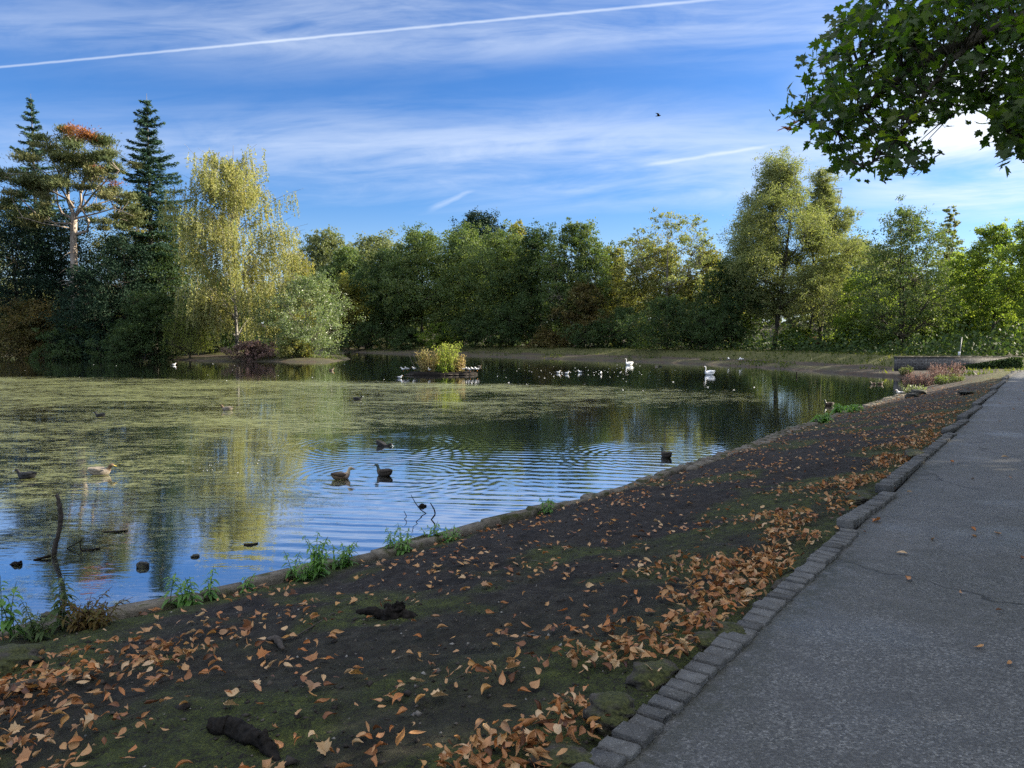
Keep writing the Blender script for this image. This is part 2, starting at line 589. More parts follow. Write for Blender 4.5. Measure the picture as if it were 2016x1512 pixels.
# soil / bank / verge ground
def ground_mat():
    m, t, out = new_mat('ground_soil')
    g = t.n('ShaderNodeTexCoord')
    P = g.outputs['Object']
    ax = t.n('ShaderNodeAttribute', attribute_name='cover')
    sp = t.n('ShaderNodeSeparateColor')
    t.l(ax.outputs['Color'], sp.inputs[0])
    moss, grass, pale = sp.outputs
    n0 = t.noise(P, 1.3, 5, .6)
    n1 = t.noise(P, 9, 8, .7)
    n2 = t.noise(P, 70, 5, .7)
    n3 = t.noise(P, 240, 3, .6)
    soil = t.ramp(n1, [(0.3, (.012, .0105, .010)), (0.52, (.026, .0225, .0205)), (0.75, (.058, .051, .046))])
    crumb = t.math('MULTIPLY', t.smooth(n3, .58, .72), .5)
    soil = t.mix(crumb, soil, (.12, .105, .095))
    soil = t.mix(t.math('MULTIPLY', t.smooth(t.noise(P, 3.2, 6, .7), .50, .64), .75), soil, (.0085, .0078, .0078))
    soil = t.mix(t.math('MULTIPLY', t.smooth(t.noise(P, 26, 5, .75), .56, .70), .55), soil, (.075, .066, .058))
    dry = t.ramp(n1, [(0.3, (.034, .029, .024)), (0.7, (.088, .076, .062))])
    dry = t.mix(t.math('MULTIPLY', t.smooth(n0, .45, .65), .6), dry, (.085, .052, .034))
    c = t.mix(pale, soil, dry)
    mc = t.ramp(t.math('ADD', t.math('MULTIPLY', n2, .6), t.math('MULTIPLY', n1, .4)), [(0.35, (.016, .019, .008)), (0.52, (.044, .056, .016)), (0.70, (.13, .145, .034))])
    mf = t.math('MULTIPLY', moss, t.smooth(t.math('ADD', n2, t.math('MULTIPLY', n1, .8)), .66, .96))
    c = t.mix(mf, c, mc)
    gc = t.ramp(n2, [(0.3, (.045, .056, .018)), (0.7, (.14, .14, .048))])
    gf = t.math('MULTIPLY', grass, t.smooth(n1, .30, .55))
    c = t.mix(gf, c, gc)
    h = t.math('ADD', t.math('MULTIPLY', n1, .6), t.math('ADD', t.math('MULTIPLY', n2, .5), t.math('MULTIPLY', n3, .25)))
    p = pbsdf(t, c, .88, .18, bump(t, h, .9, .035))
    t.l(p.outputs[0], out.inputs[0])
    return m


def asphalt_mat():
    m, t, out = new_mat('asphalt')
    g = t.n('ShaderNodeTexCoord')
    P = g.outputs['Object']
    n0 = t.noise(P, .55, 4, .6)
    n1 = t.noise(P, 4, 6, .65)
    n2 = t.noise(P, 130, 2, .5)
    vo = t.n('ShaderNodeTexVoronoi')
    vo.inputs['Scale'].default_value = 105
    t.l(P, vo.inputs['Vector'])
    # long cracks
    vc = t.n('ShaderNodeTexVoronoi', feature='DISTANCE_TO_EDGE')
    vc.inputs['Scale'].default_value = .33
    mp = t.n('ShaderNodeMix', data_type='RGBA', blend_type='LINEAR_LIGHT')
    nn = t.n('ShaderNodeTexNoise')
    nn.inputs['Scale'].default_value = 2.2
    nn.inputs['Detail'].default_value = 5
    t.l(P, nn.inputs['Vector'])
    mp.inputs[0].default_value = .35
    t.l(P, mp.inputs[6])
    t.l(nn.outputs['Color'], mp.inputs[7])
    t.l(mp.outputs[2], vc.inputs['Vector'])
    crack = t.math('MULTIPLY', t.smooth(vc.outputs['Distance'], .008, .002), t.smooth(n0, .44, .52))
    sep_ = t.n('ShaderNodeSeparateColor')
    t.l(vo.outputs['Color'], sep_.inputs[0])
    c = t.ramp(sep_.outputs[0], [(0, (.038, .038, .038)), (0.5, (.072, .072, .071)), (.85, (.115, .115, .113)), (1, (.19, .19, .185))])
    c = t.mix(t.math('MULTIPLY', t.smooth(n1, .40, .72), .75), c, (.050, .050, .050))
    c = t.mix(t.math('MULTIPLY', t.smooth(n0, .5, .7), .5), c, (.10, .095, .09))
    c = t.mix(crack, c, (.014, .014, .014))
    da = t.n('ShaderNodeAttribute', attribute_name='rnd')
    dirt = t.math('MULTIPLY', da.outputs['Fac'], t.smooth(t.noise(P, 9, 6, .7), .32, .6))
    c = t.mix(dirt, c, (.026, .027, .016))
    h = t.math('SUBTRACT', t.math('ADD', t.math('MULTIPLY', vo.outputs['Distance'], .8), t.math('MULTIPLY', n1, .6)), crack)
    wet = t.math('MULTIPLY', t.smooth(t.noise(P, .8, 4, .55), .5, .72), 1.0)
    rough = t.math('SUBTRACT', .66, t.math('MULTIPLY', wet, .26))
    p = pbsdf(t, c, rough, .45, bump(t, h, .55, .012))
    t.l(p.outputs[0], out.inputs[0])
    return m


def water_mat():
    m, t, out = new_mat('pond_water')
    g = t.n('ShaderNodeTexCoord')
    P = g.outputs['Object']
    mp = t.n('ShaderNodeMapping')
    mp.inputs['Scale'].default_value = (.55, 1.6, 1)
    t.l(P, mp.inputs[0])
    n1 = t.noise(mp.outputs[0], 2.2, 3, .5)
    n2 = t.noise(mp.outputs[0], 9.0, 3, .5)
    h = t.math('ADD', t.math('MULTIPLY', n1, .7), t.math('MULTIPLY', n2, .14))
    nb = bump(t, h, .09, .05)
    p = pbsdf(t, (.012, .015, .008), .4, .1, nb)
    gl = t.n('ShaderNodeBsdfGlossy')
    gl.inputs['Roughness'].default_value = .025
    gl.inputs['Color'].default_value = (.97, .98, 1, 1)
    t.l(nb, gl.inputs['Normal'])
    lw = t.n('ShaderNodeLayerWeight')
    lw.inputs['Blend'].default_value = .5
    t.l(nb, lw.inputs['Normal'])
    fr = t.ramp(lw.outputs['Facing'], [(.0, .05), (.4, .14), (.6, .50), (.8, .80), (.95, .97)])
    mx = t.n('ShaderNodeMixShader')
    t.l(fr, mx.inputs[0])
    t.l(p.outputs[0], mx.inputs[1])
    t.l(gl.outputs[0], mx.inputs[2])
    t.l(mx.outputs[0], out.inputs[0])
    return m


def algae_mat():
    m, t, out = new_mat('algae_film')
    g = t.n('ShaderNodeTexCoord')
    P = g.outputs['Object']
    a = t.n('ShaderNodeAttribute', attribute_name='rnd')
    dens = a.outputs['Fac']
    mp = t.n('ShaderNodeMapping')
    mp.inputs['Scale'].default_value = (.45, 1.1, 1)
    mp.inputs['Rotation'].default_value = (0, 0, .25)
    t.l(P, mp.inputs[0])
    n1 = t.noise(mp.outputs[0], 1.1, 9, .66, .6)
    n2 = t.noise(mp.outputs[0], 5.5, 7, .72, .4)
    n3 = t.noise(P, 26.0, 4, .7)
    f = t.math('ADD', t.math('MULTIPLY', n1, .30), t.math('ADD', t.math('MULTIPLY', n2, .40), t.math('MULTIPLY', n3, .30)))
    thr = t.math('SUBTRACT', .576, t.math('MULTIPLY', dens, .100))
    k = t.math('DIVIDE', t.math('SUBTRACT', f, thr), .085)
    fac = t.math('MULTIPLY', t.smooth(k, -.5, .6), t.math('ADD', .34, t.math('MULTIPLY', dens, .42)), clamp=True)
    c = t.ramp(t.math('ADD', t.math('MULTIPLY', n2, .6), t.math('MULTIPLY', n3, .4)), [(0.3, (.065, .078, .022)), (0.5, (.165, .180, .058)), (0.72, (.36, .36, .16))])
    p = pbsdf(t, c, .38, .5, bump(t, f, .5, .02))
    tr = t.n('ShaderNodeBsdfTransparent')
    mx = t.n('ShaderNodeMixShader')
    t.l(fac, mx.inputs[0])
    t.l(tr.outputs[0], mx.inputs[1])
    t.l(p.outputs[0], mx.inputs[2])
    t.l(mx.outputs[0], out.inputs[0])
    return m


def wall_mat():
    m, t, out = new_mat('dry_stone')
    g = t.n('ShaderNodeTexCoord')
    br = t.n('ShaderNodeTexBrick')
    mp = t.n('ShaderNodeMapping')
    mp.inputs['Rotation'].default_value = (pi / 2, 0, 0)
    t.l(g.outputs['Object'], mp.inputs[0])
    t.l(mp.outputs[0], br.inputs['Vector'])
    br.inputs['Scale'].default_value = 1.0
    br.inputs['Brick Width'].default_value = .42
    br.inputs['Row Height'].default_value = .11
    br.inputs['Mortar Size'].default_value = .012
    br.inputs['Color1'].default_value = (.12, .12, .125, 1)
    br.inputs['Color2'].default_value = (.20, .19, .175, 1)
    br.inputs['Mortar'].default_value = (.022, .021, .02, 1)
    nz = t.noise(g.outputs['Object'], 7, 5)
    c = t.mix(t.smooth(nz, .4, .75), br.outputs['Color'], (.055, .052, .048))
    h = t.math('SUBTRACT', nz, br.outputs['Fac'])
    p = pbsdf(t, c, .85, .2, bump(t, h, .7, .03))
    t.l(p.outputs[0], out.inputs[0])
    MATS['wall'] = m
    return m


# ------------------------------------------------------------------ plan of the place
KERB0 = np.array((.38, 2.73))
KU = np.array((.73, 1.0)) / math.hypot(.73, 1)
KL = np.array((-KU[1], KU[0]))            # towards the pond
WATER_Z, EDGE_Z = -1.10, -0.93

near_px = [(-90, 1290), (0, 1262), (91, 1244), (190, 1227), (333, 1199), (476, 1167), (560, 1147), (640, 1125), (754, 1102), (880, 1064),
           (960, 1041), (1070, 1010), (1160, 988), (1270, 955), (1380, 915), (1470, 886), (1560, 849), (1640, 824), (1740, 791),
           (1785, 775), (1822, 757), (1830, 748)]
far_px = [(1800, 743), (1770, 741.5), (1700, 737), (1600, 730), (1500, 723), (1400, 717), (1250, 711), (1100, 706), (950, 701), (800, 697), (700, 693.5)]
isl_px = [(676, 700), (690, 707), (655, 712), (600, 712.5), (520, 711), (420, 711), (330, 707.5), (260, 704), (130, 702), (40, 698), (-60, 696)]
P1 = [at(x, y, EDGE_Z)[:2] for x, y in near_px]
P2 = [at(x, y, WATER_Z + .04)[:2] for x, y in far_px]
P3 = [at(x, y, WATER_Z + .02)[:2] for x, y in isl_px]
POND = np.array([(-16.0, 1.0)] + P1 + P2 + [np.array((-31., 140.)), np.array((-27., 118.))] + P3 + [(-130., 120.), (-130., 30.), (-60., 0.)])
NEAR_LINE = np.array([(-16.0, 1.0)] + P1)


def seg_dist(x, y, poly, closed=True):
    d = np.full(np.shape(x), 1e9)
    n = len(poly)
    for i in range(n if closed else n - 1):
        a, b = poly[i], poly[(i + 1) % n]
        ab = b - a
        t = np.clip(((x - a[0]) * ab[0] + (y - a[1]) * ab[1]) / (ab @ ab), 0, 1)
        d = np.minimum(d, np.hypot(x - a[0] - t * ab[0], y - a[1] - t * ab[1]))
    return d


def inside(x, y, poly):
    r = np.zeros(np.shape(x), bool)
    n = len(poly)
    for i in range(n):
        a, b = poly[i], poly[(i + 1) % n]
        if a[1] == b[1]:
            continue
        c = ((a[1] > y) != (b[1] > y)) & (x < (b[0] - a[0]) * (y - a[1]) / (b[1] - a[1]) + a[0])
        r ^= c
    return r


def kerb_ab(x, y):
    rx, ry = x - KERB0[0], y - KERB0[1]
    return rx * KU[0] + ry * KU[1], rx * KL[0] + ry * KL[1]


def path_z(a):
    return -0.72 * sstep(a, 33, 62)


PATH_W = 3.7


def terrain(x, y):
    """height, and the signed distances used for the ground cover"""
    x, y = np.asarray(x, float), np.asarray(y, float)
    sd = seg_dist(x, y, POND)
    ins = inside(x, y, POND)
    a, b = kerb_ab(x, y)
    pz = path_z(a)
    bb = np.maximum(b, 0.0)
    t = sd / (sd + bb + 1e-6)
    znear = EDGE_Z + (pz - .012 - EDGE_Z) * t ** .85
    prof = -1.06 + .26 * sstep(sd, 0, 1.2) + .10 * sstep(sd, 1, 5) + .72 * sstep(sd, 4.6, 8.6) + .006 * np.clip(sd - 9, 0, 400)
    hill = 5.0 * sstep(y, 125, 230) + 3.0 * sstep(np.hypot(x, y), 250, 800)
    zfar = prof + hill * (sd > 0)
    wn = sstep(sd + bb, 15, 11) * sstep(y, 62, 50)
    z = znear * wn + zfar * (1 - wn)
    zpath = pz - .06 + .02 * sstep(-b, PATH_W, PATH_W + 1.5) + .12 * sstep(-b, PATH_W + 1, PATH_W + 6)
    wp = sstep(b, 0.09, 0.02) * sstep(y, 66, 54)
    zr = zpath * wp + z * (1 - wp)
    zin = EDGE_Z - .06 - np.minimum(sd * .9, 1.3)
    zin = np.where(wn < .5, -1.075 - np.minimum(sd * .25, 1.3), zin)
    out = np.where(ins, zin, zr)
    return out, sd, ins, a, b, wn


def gz(x, y):
    return float(terrain(np.array([x]), np.array([y]))[0][0])


def on_ground(px, py):
    """the point of the terrain seen at a photo pixel"""
    d = ray(px, py)
    t = np.concatenate([np.linspace(1.5, 30, 900), np.linspace(30, 160, 900)]) / d[1]
    z = terrain(d[0] * t, d[1] * t)[0]
    k = np.argmax(CAM_Z + d[2] * t <= z)
    if k == 0:
        k = len(t) - 1
    return np.array((d[0] * t[k], d[1] * t[k], z[k]))


# ------------------------------------------------------------------ ground sheet
def grow(start, step, ratio, end):
    r = [start]
    while r[-1] < end:
        step *= ratio
        r.append(r[-1] + step)
    return r


def build_ground():
    al = list(-np.array(grow(2.2, .25, 1.25, 400))[::-1]) + list(np.arange(-2.2, 8, .036)) + grow(8, .036, 1.0105, 60)
    al = al + grow(al[-1], al[-1] - al[-2], 1.05, 3500)[1:]
    bl = list(-np.array(grow(4.2, .15, 1.09, 3000))[::-1]) + list(np.arange(-4.0, -.2, .2)) + list(np.arange(-.2, 6.2, .034)) + grow(6.2, .034, 1.035, 60)
    bl = bl + grow(bl[-1], bl[-1] - bl[-2], 1.09, 3000)[1:]
    A, B = np.meshgrid(np.array(al), np.array(bl), indexing='ij')
    X = KERB0[0] + A * KU[0] + B * KL[0]
    Y = KERB0[1] + A * KU[1] + B * KL[1]
    z, sd, ins, a, b, wn = terrain(X, Y)
    nearw = sstep(np.hypot(X, Y), 40, 15) * (b > 0.02) * (~ins)
    amp = nearw * np.clip(b / .2, 0, 1) * np.clip(sd / .25, .2, 1)
    rough = fbm(X * 1.1, Y * 1.1, 3, 3) * .075 + fbm(X * 5, Y * 5, 3, 9) * .030 + np.abs(fbm(X * 15, Y * 15, 2, 21)) * .030
    z = z + rough * amp - .012 * amp
    far_amp = sstep(np.hypot(X, Y), 20, 45) * (~ins) * (b > -.2)
    z = z + far_amp * fbm(X * .5, Y * .5, 4, 31) * .14 * sstep(sd, 0, 2.5)
    m1 = fbm(X * .9 + 4, Y * .9, 4, 41)
    moss = np.clip(sstep(m1, .02, .30) * .9 + sstep(b, .85, .1) * .85 + sstep(sd, .55, .05) * sstep(X, 0, -3) * 1.0 + .25 * sstep(np.hypot(X, Y), 6.5, 3.0), 0, 1) * nearw
    for mx, my, rx, ry, am in ((560, 1395, .28, .16, .9), (900, 1335, .5, .22, .8), (1010, 1300, .35, .2, .7), (140, 1262, 1.0, .22, 1.0), (330, 1290, .5, .2, .6), (1180, 1300, .4, .2, .6), (480, 1470, .35, .2, .7), (60, 1300, .4, .3, 1.0)):
        g = on_ground(mx, my)
        moss = np.clip(moss + am * np.exp(-((X - g[0]) / rx) ** 2 - ((Y - g[1]) / ry) ** 2) * (.4 + 1.4 * sstep(fbm(X * 3, Y * 3, 3, 6), -.15, .2)), 0, 1)
    grass = sstep(sd, 4.4, 5.6) * sstep(sd, 22, 11) * (1 - wn) * (~ins) + (b < -PATH_W) * .9
    grass = np.maximum(grass, sstep(sd, .2, .8) * sstep(sd, 2.6, 1.0) * (1 - wn) * (~ins) * .55)
    grass = np.maximum(grass, wn * sstep(b, 2.2, .3) * sstep(a, 26, 36) * .9)
    pale = np.clip((1 - nearw) * .75 + .12 * sstep(np.hypot(X, Y), 5, 16), 0, 1)
    n0, n1 = X.shape
    i, j = np.meshgrid(np.arange(n0 - 1), np.arange(n1 - 1), indexing='ij')
    Fq = np.stack([i * n1 + j, (i + 1) * n1 + j, (i + 1) * n1 + j + 1, i * n1 + j + 1], -1).reshape(-1, 4)
    mb = MB()
    mb.add(np.stack([X, Y, z], -1).reshape(-1, 3), Fq)
    o = mb.build('ground', ground_mat(), smooth=True)
    ca = o.data.attributes.new('cover', 'FLOAT_COLOR', 'POINT')
    ca.data.foreach_set('color', np.stack([moss, grass, pale, np.ones_like(moss)], -1).astype(np.float32).ravel())
    tag(o, kind='structure')
    return o


build_ground()

# ------------------------------------------------------------------ water, with the rings spreading from the ducks
RINGS = []   # x, y, amplitude, wavelength, reach
for px, py, amp, lam, reach in ((752, 877, .0042, .235, 3.0), (757, 938, .0018, .22, 2.4), (1311, 900, .0042, .23, 2.9), (840, 925, .0010, .30, 4.2),
                                (674, 940, .0008, .17, 1.1), (1640, 800, .0012, .25, 2.0)):
    p = at(px, py, WATER_Z)
    RINGS.append((p[0], p[1], amp, lam, reach))


def wave(X, Y):
    z = np.zeros_like(X)
    for (cx, cy, amp, lam, reach) in RINGS:
        d = np.hypot(X - cx, Y - cy)
        ph = fbm(X * .7 + cx, Y * .7, 2, 5) * 1.1
        env = np.exp(-(d / reach) ** 2) * (0.25 + .75 * sstep(d, .15, 1.0)) * (0.65 + .7 * (fbm(X * .45, Y * .45 + cy, 2, 77) + .35))
        z += amp * env * (.6 + .5 * np.sin(d * 2.3 + cx)) * np.sin((d + .12 * d ** .5) / lam * 2 * pi + ph) * np.clip((d + .3) / 1.2, .4, 1)
    sw = sstep(X, -4.6, -2.6) * sstep(Y, 24, 16) * sstep(Y, 6, 8.5)
    z += .0022 * sw * np.sin((Y * .97 + X * .16) / .36 * 2 * pi + fbm(X * .5, Y * .5, 3, 15) * 3.2) * (0.5 + fbm(X * .35, Y * .6, 2, 19))
    z += .0016 * fbm(X * 1.2, Y * 2.2, 3, 55) * sstep(X, -6, -1) * sstep(Y, 40, 20)
    damp = 1 - .85 * sstep(X + (Y - 14) * .33, -3.6, -5.4)
    return z * damp


def build_water():
    ys = np.exp(np.linspace(math.log(3.2), math.log(150), 900))
    qs = np.concatenate([np.linspace(-1.6, -.78, 40)[:-1], np.linspace(-.78, .62, 560)])
    Q, Y = np.meshgrid(qs, ys, indexing='ij')
    X = Q * Y
    Z = WATER_Z + wave(X, Y)
    n0, n1 = X.shape
    i, j = np.meshgrid(np.arange(n0 - 1), np.arange(n1 - 1), indexing='ij')
    Fq = np.stack([i * n1 + j, (i + 1) * n1 + j, (i + 1) * n1 + j + 1, i * n1 + j + 1], -1).reshape(-1, 4)
    mb = MB()
    mb.add(np.stack([X, Y, Z], -1).reshape(-1, 3), Fq)
    tag(mb.build('pond_water', water_mat(), smooth=True), kind='structure')
    # algae mat floating on the left half: a sheet just above the water, its outline and thickness in plan
    py = np.array([740, 744, 748, 754, 762, 772, 785, 800, 825, 850, 880, 950, 1050, 1150, 1230])
    right = np.array([0, 330, 640, 900, 1250, 1480, 1530, 1260, 1060, 760, 640, 600, 570, 520, 330])
    thick = np.array([.0, .50, .78, .88, .90, .85, .72, .66, .62, .52, .48, .50, .46, .42, .38])
    ys = np.exp(np.linspace(math.log(6.0), math.log(52), 460))
    qs = np.linspace(-.85, .40, 420)
    Q, Y = np.meshgrid(qs, ys, indexing='ij')
    X = Q * Y
    PX = 1008 + F_PX * Q
    # row of the photo this distance lies at (plane z = WATER_Z)
    PY = 756 + F_PX * np.tan(np.arctan((CAM_Z - WATER_Z) / Y) - PITCH)
    wob = fbm(X * .35, Y * .35, 4, 61)
    lim = np.interp(PY, py, right) + wob * 300 * np.clip(12 / Y, .3, 1) + 40 * fbm(X * 1.5, Y * .4, 2, 3)
    dens = np.interp(PY, py, thick) * sstep(lim - PX, -110, 260)
    bandlow = sstep(PY, 765, 780) * sstep(PX, 700, 1000)
    dens = dens * (1 - .28 * bandlow)
    dens += (.42 * fbm(X * .16, Y * .22, 3, 71) + .30 * fbm(X * .5, Y * .9, 3, 72)) * (dens > .03)
    dens = np.clip(dens, 0, 1)
    keep = (dens[:-1, :-1] > .06)
    n0, n1 = X.shape
    i, j = np.meshgrid(np.arange(n0 - 1), np.arange(n1 - 1), indexing='ij')
    Fq = np.stack([i * n1 + j, (i + 1) * n1 + j, (i + 1) * n1 + j + 1, i * n1 + j + 1], -1)[keep]
    mb = MB()
    used = np.unique(Fq)
    remap = -np.ones(n0 * n1, int)
    remap[used] = np.arange(len(used))
    V = np.stack([X, Y, np.full_like(X, WATER_Z + .010) + wave(X, Y)], -1).reshape(-1, 3)[used]
    mb.add(V, remap[Fq], dens.reshape(-1)[used])
    tag(mb.build('algae', algae_mat(), smooth=True), 'yellow green algae scum floating in streaks over the left half of the pond', 'algae', kind='stuff')


build_water()


# ------------------------------------------------------------------ path and kerb
def build_path():
    rng = np.random.default_rng(4)
    aa = np.concatenate([np.arange(-8, 12, .12), np.arange(12, 80, .5)])
    bs = -np.linspace(.062, PATH_W, 26)
    A, B = np.meshgrid(aa, bs, indexing='ij')
    X = KERB0[0] + A * KU[0] + B * KL[0]
    Y = KERB0[1] + A * KU[1] + B * KL[1]
    Z = path_z(A) + .004 + fbm(X * .8, Y * .8, 3, 8) * .016 - .015 * sstep(-B, .2, .06)
    n0, n1 = X.shape
    i, j = np.meshgrid(np.arange(n0 - 1), np.arange(n1 - 1), indexing='ij')
    Fq = np.stack([i * n1 + j, i * n1 + j + 1, (i + 1) * n1 + j + 1, (i + 1) * n1 + j], -1).reshape(-1, 4)
    mb = MB()
    mb.add(np.stack([X, Y, Z], -1).reshape(-1, 3), Fq, (sstep(-B, .34, .07) * .9 + .35 * sstep(fbm(X * .9, Y * .9, 3, 44), .12, .4)).reshape(-1))
    tag(mb.build('path', asphalt_mat(), smooth=True), kind='structure')
    # granite sett kerb in slightly heaved runs
    kerb = tag(thing('sett_kerb', 'worn grey granite sett kerb running between soil bank and asphalt path', 'kerb', (KERB0[0], KERB0[1], 0)))
    ends = [-1.0, 3.95, 5.75, 11.4, 13.9, 17.3, 23.5, 30, 38, 48, 58]
    n = 0
    rest = MB()
    rot = math.atan2(KU[1], KU[0])
    for k in range(len(ends) - 1):
        a0, a1 = ends[k], ends[k + 1]
        s0, s1 = (.0, -.035) if k == 0 else (.045, -.045)
        h0, h1 = (.0, -.005) if k == 0 else (.042, .004)
        a = a0 + (.16 if k else 0)
        while a < a1:
            L = rng.uniform(.092, .122)
            u = (a - a0) / (a1 - a0)
            off = s0 + (s1 - s0) * u + rng.normal(0, .004)
            hz = h0 + (h1 - h0) * min(1, u * 1.5) + rng.normal(0, .0045) + .022
            c = KERB0 + KU * (a + L / 2) + KL * off
            wd = rng.uniform(.128, .145)
            mb = rest if n >= 100 else MB()
            mb.box((c[0], c[1], path_z(a) + hz - .07), (L - .019, wd, .14), rot + rng.normal(0, .025), .005, rng.random(), jit=.0026, rng=rng)
            if n < 100:
                mb.build('sett', MATS['granite_sett'], kerb)
            n += 1
            a += L
    o = rest.build('sett', MATS['granite_sett'], kerb)
    o['kind'] = 'stuff'
    # pond edging stones
    edge = thing('pond_edging', 'low weathered stone edging where the soil bank meets the pond', 'edging', (NEAR_LINE[5][0], NEAR_LINE[5][1], EDGE_Z))
    rest = MB()
    n = 0
    seg = np.diff(NEAR_LINE, axis=0)
    sl_ = np.hypot(seg[:, 0], seg[:, 1])
    cum = np.concatenate(([0], np.cumsum(sl_)))
    d = cum[1] - 3.0
    pos = []
    while d < cum[-1] - 6:
        far = d - cum[4]
        L = rng.uniform(.38, .95) if far < 5 else (rng.uniform(.25, .5) if far < 9.5 else rng.uniform(.12, .26))
        m = d + L / 2
        k = min(len(seg) - 1, np.searchsorted(cum, m) - 1)
        u = seg[k] / sl_[k]
        c = NEAR_LINE[k] + u * (m - cum[k])
        nrm = np.array((u[1], -u[0]))
        pos.append((c, u, L, far))
        d += L + rng.uniform(.004, .02)
    for (c, u, L, far) in pos:
        rows = 1 if far < 9.5 else 2
        for r in range(rows):
            cc = c + np.array((u[1], -u[0])) * (-.03 + r * .22) + rng.normal(0, .012, 2)
            mb = MB()
            long_ = L if rows == 1 else L * .98
            ang = math.atan2(u[1], u[0]) + rng.normal(0, .05) + (.25 if rows == 2 else 0)
            mb_t = rest if n >= 100 else mb
            mb_t.box((cc[0], cc[1], EDGE_Z - .10 + .045 + r * .03 + rng.normal(0, .016)), (long_, rng.uniform(.17, .25), .28), ang, .028, rng.random(), jit=.008, rng=rng)
            if n < 100:
                mb.build('edging_stone', MATS['edging_stone'], edge)
            n += 1
    if rest.V:
        o = rest.build('edging_stone', MATS['edging_stone'], edge)
        o['kind'] = 'stuff'


build_path()


# ------------------------------------------------------------------ trees
def bez(p0, p1, p2, n=6):
    t = np.linspace(0, 1, n)[:, None]
    return (1 - t) ** 2 * p0 + 2 * t * (1 - t) * p1 + t * t * p2


PROF = {
    'round': lambda t: np.sqrt(np.clip(1 - (2 * t - 1) ** 2, 0, 1)),
    'dome': lambda t: np.sqrt(np.clip(1 - t ** 3.0, 0, 1)) * (.75 + .25 * np.minimum(1, t * 4)),
    'ovoid': lambda t: np.clip(np.sin(pi * np.clip(t, 0, 1) ** .75), 0, 1) ** .8,
    'spire': lambda t: np.clip((1 - t) ** .75 * np.minimum(1, .5 + t * 3), 0, 1),
    'column': lambda t: np.clip(np.minimum(1, .55 + t * 2.2) * (1 - t ** 5) ** .6, 0, 1),
}


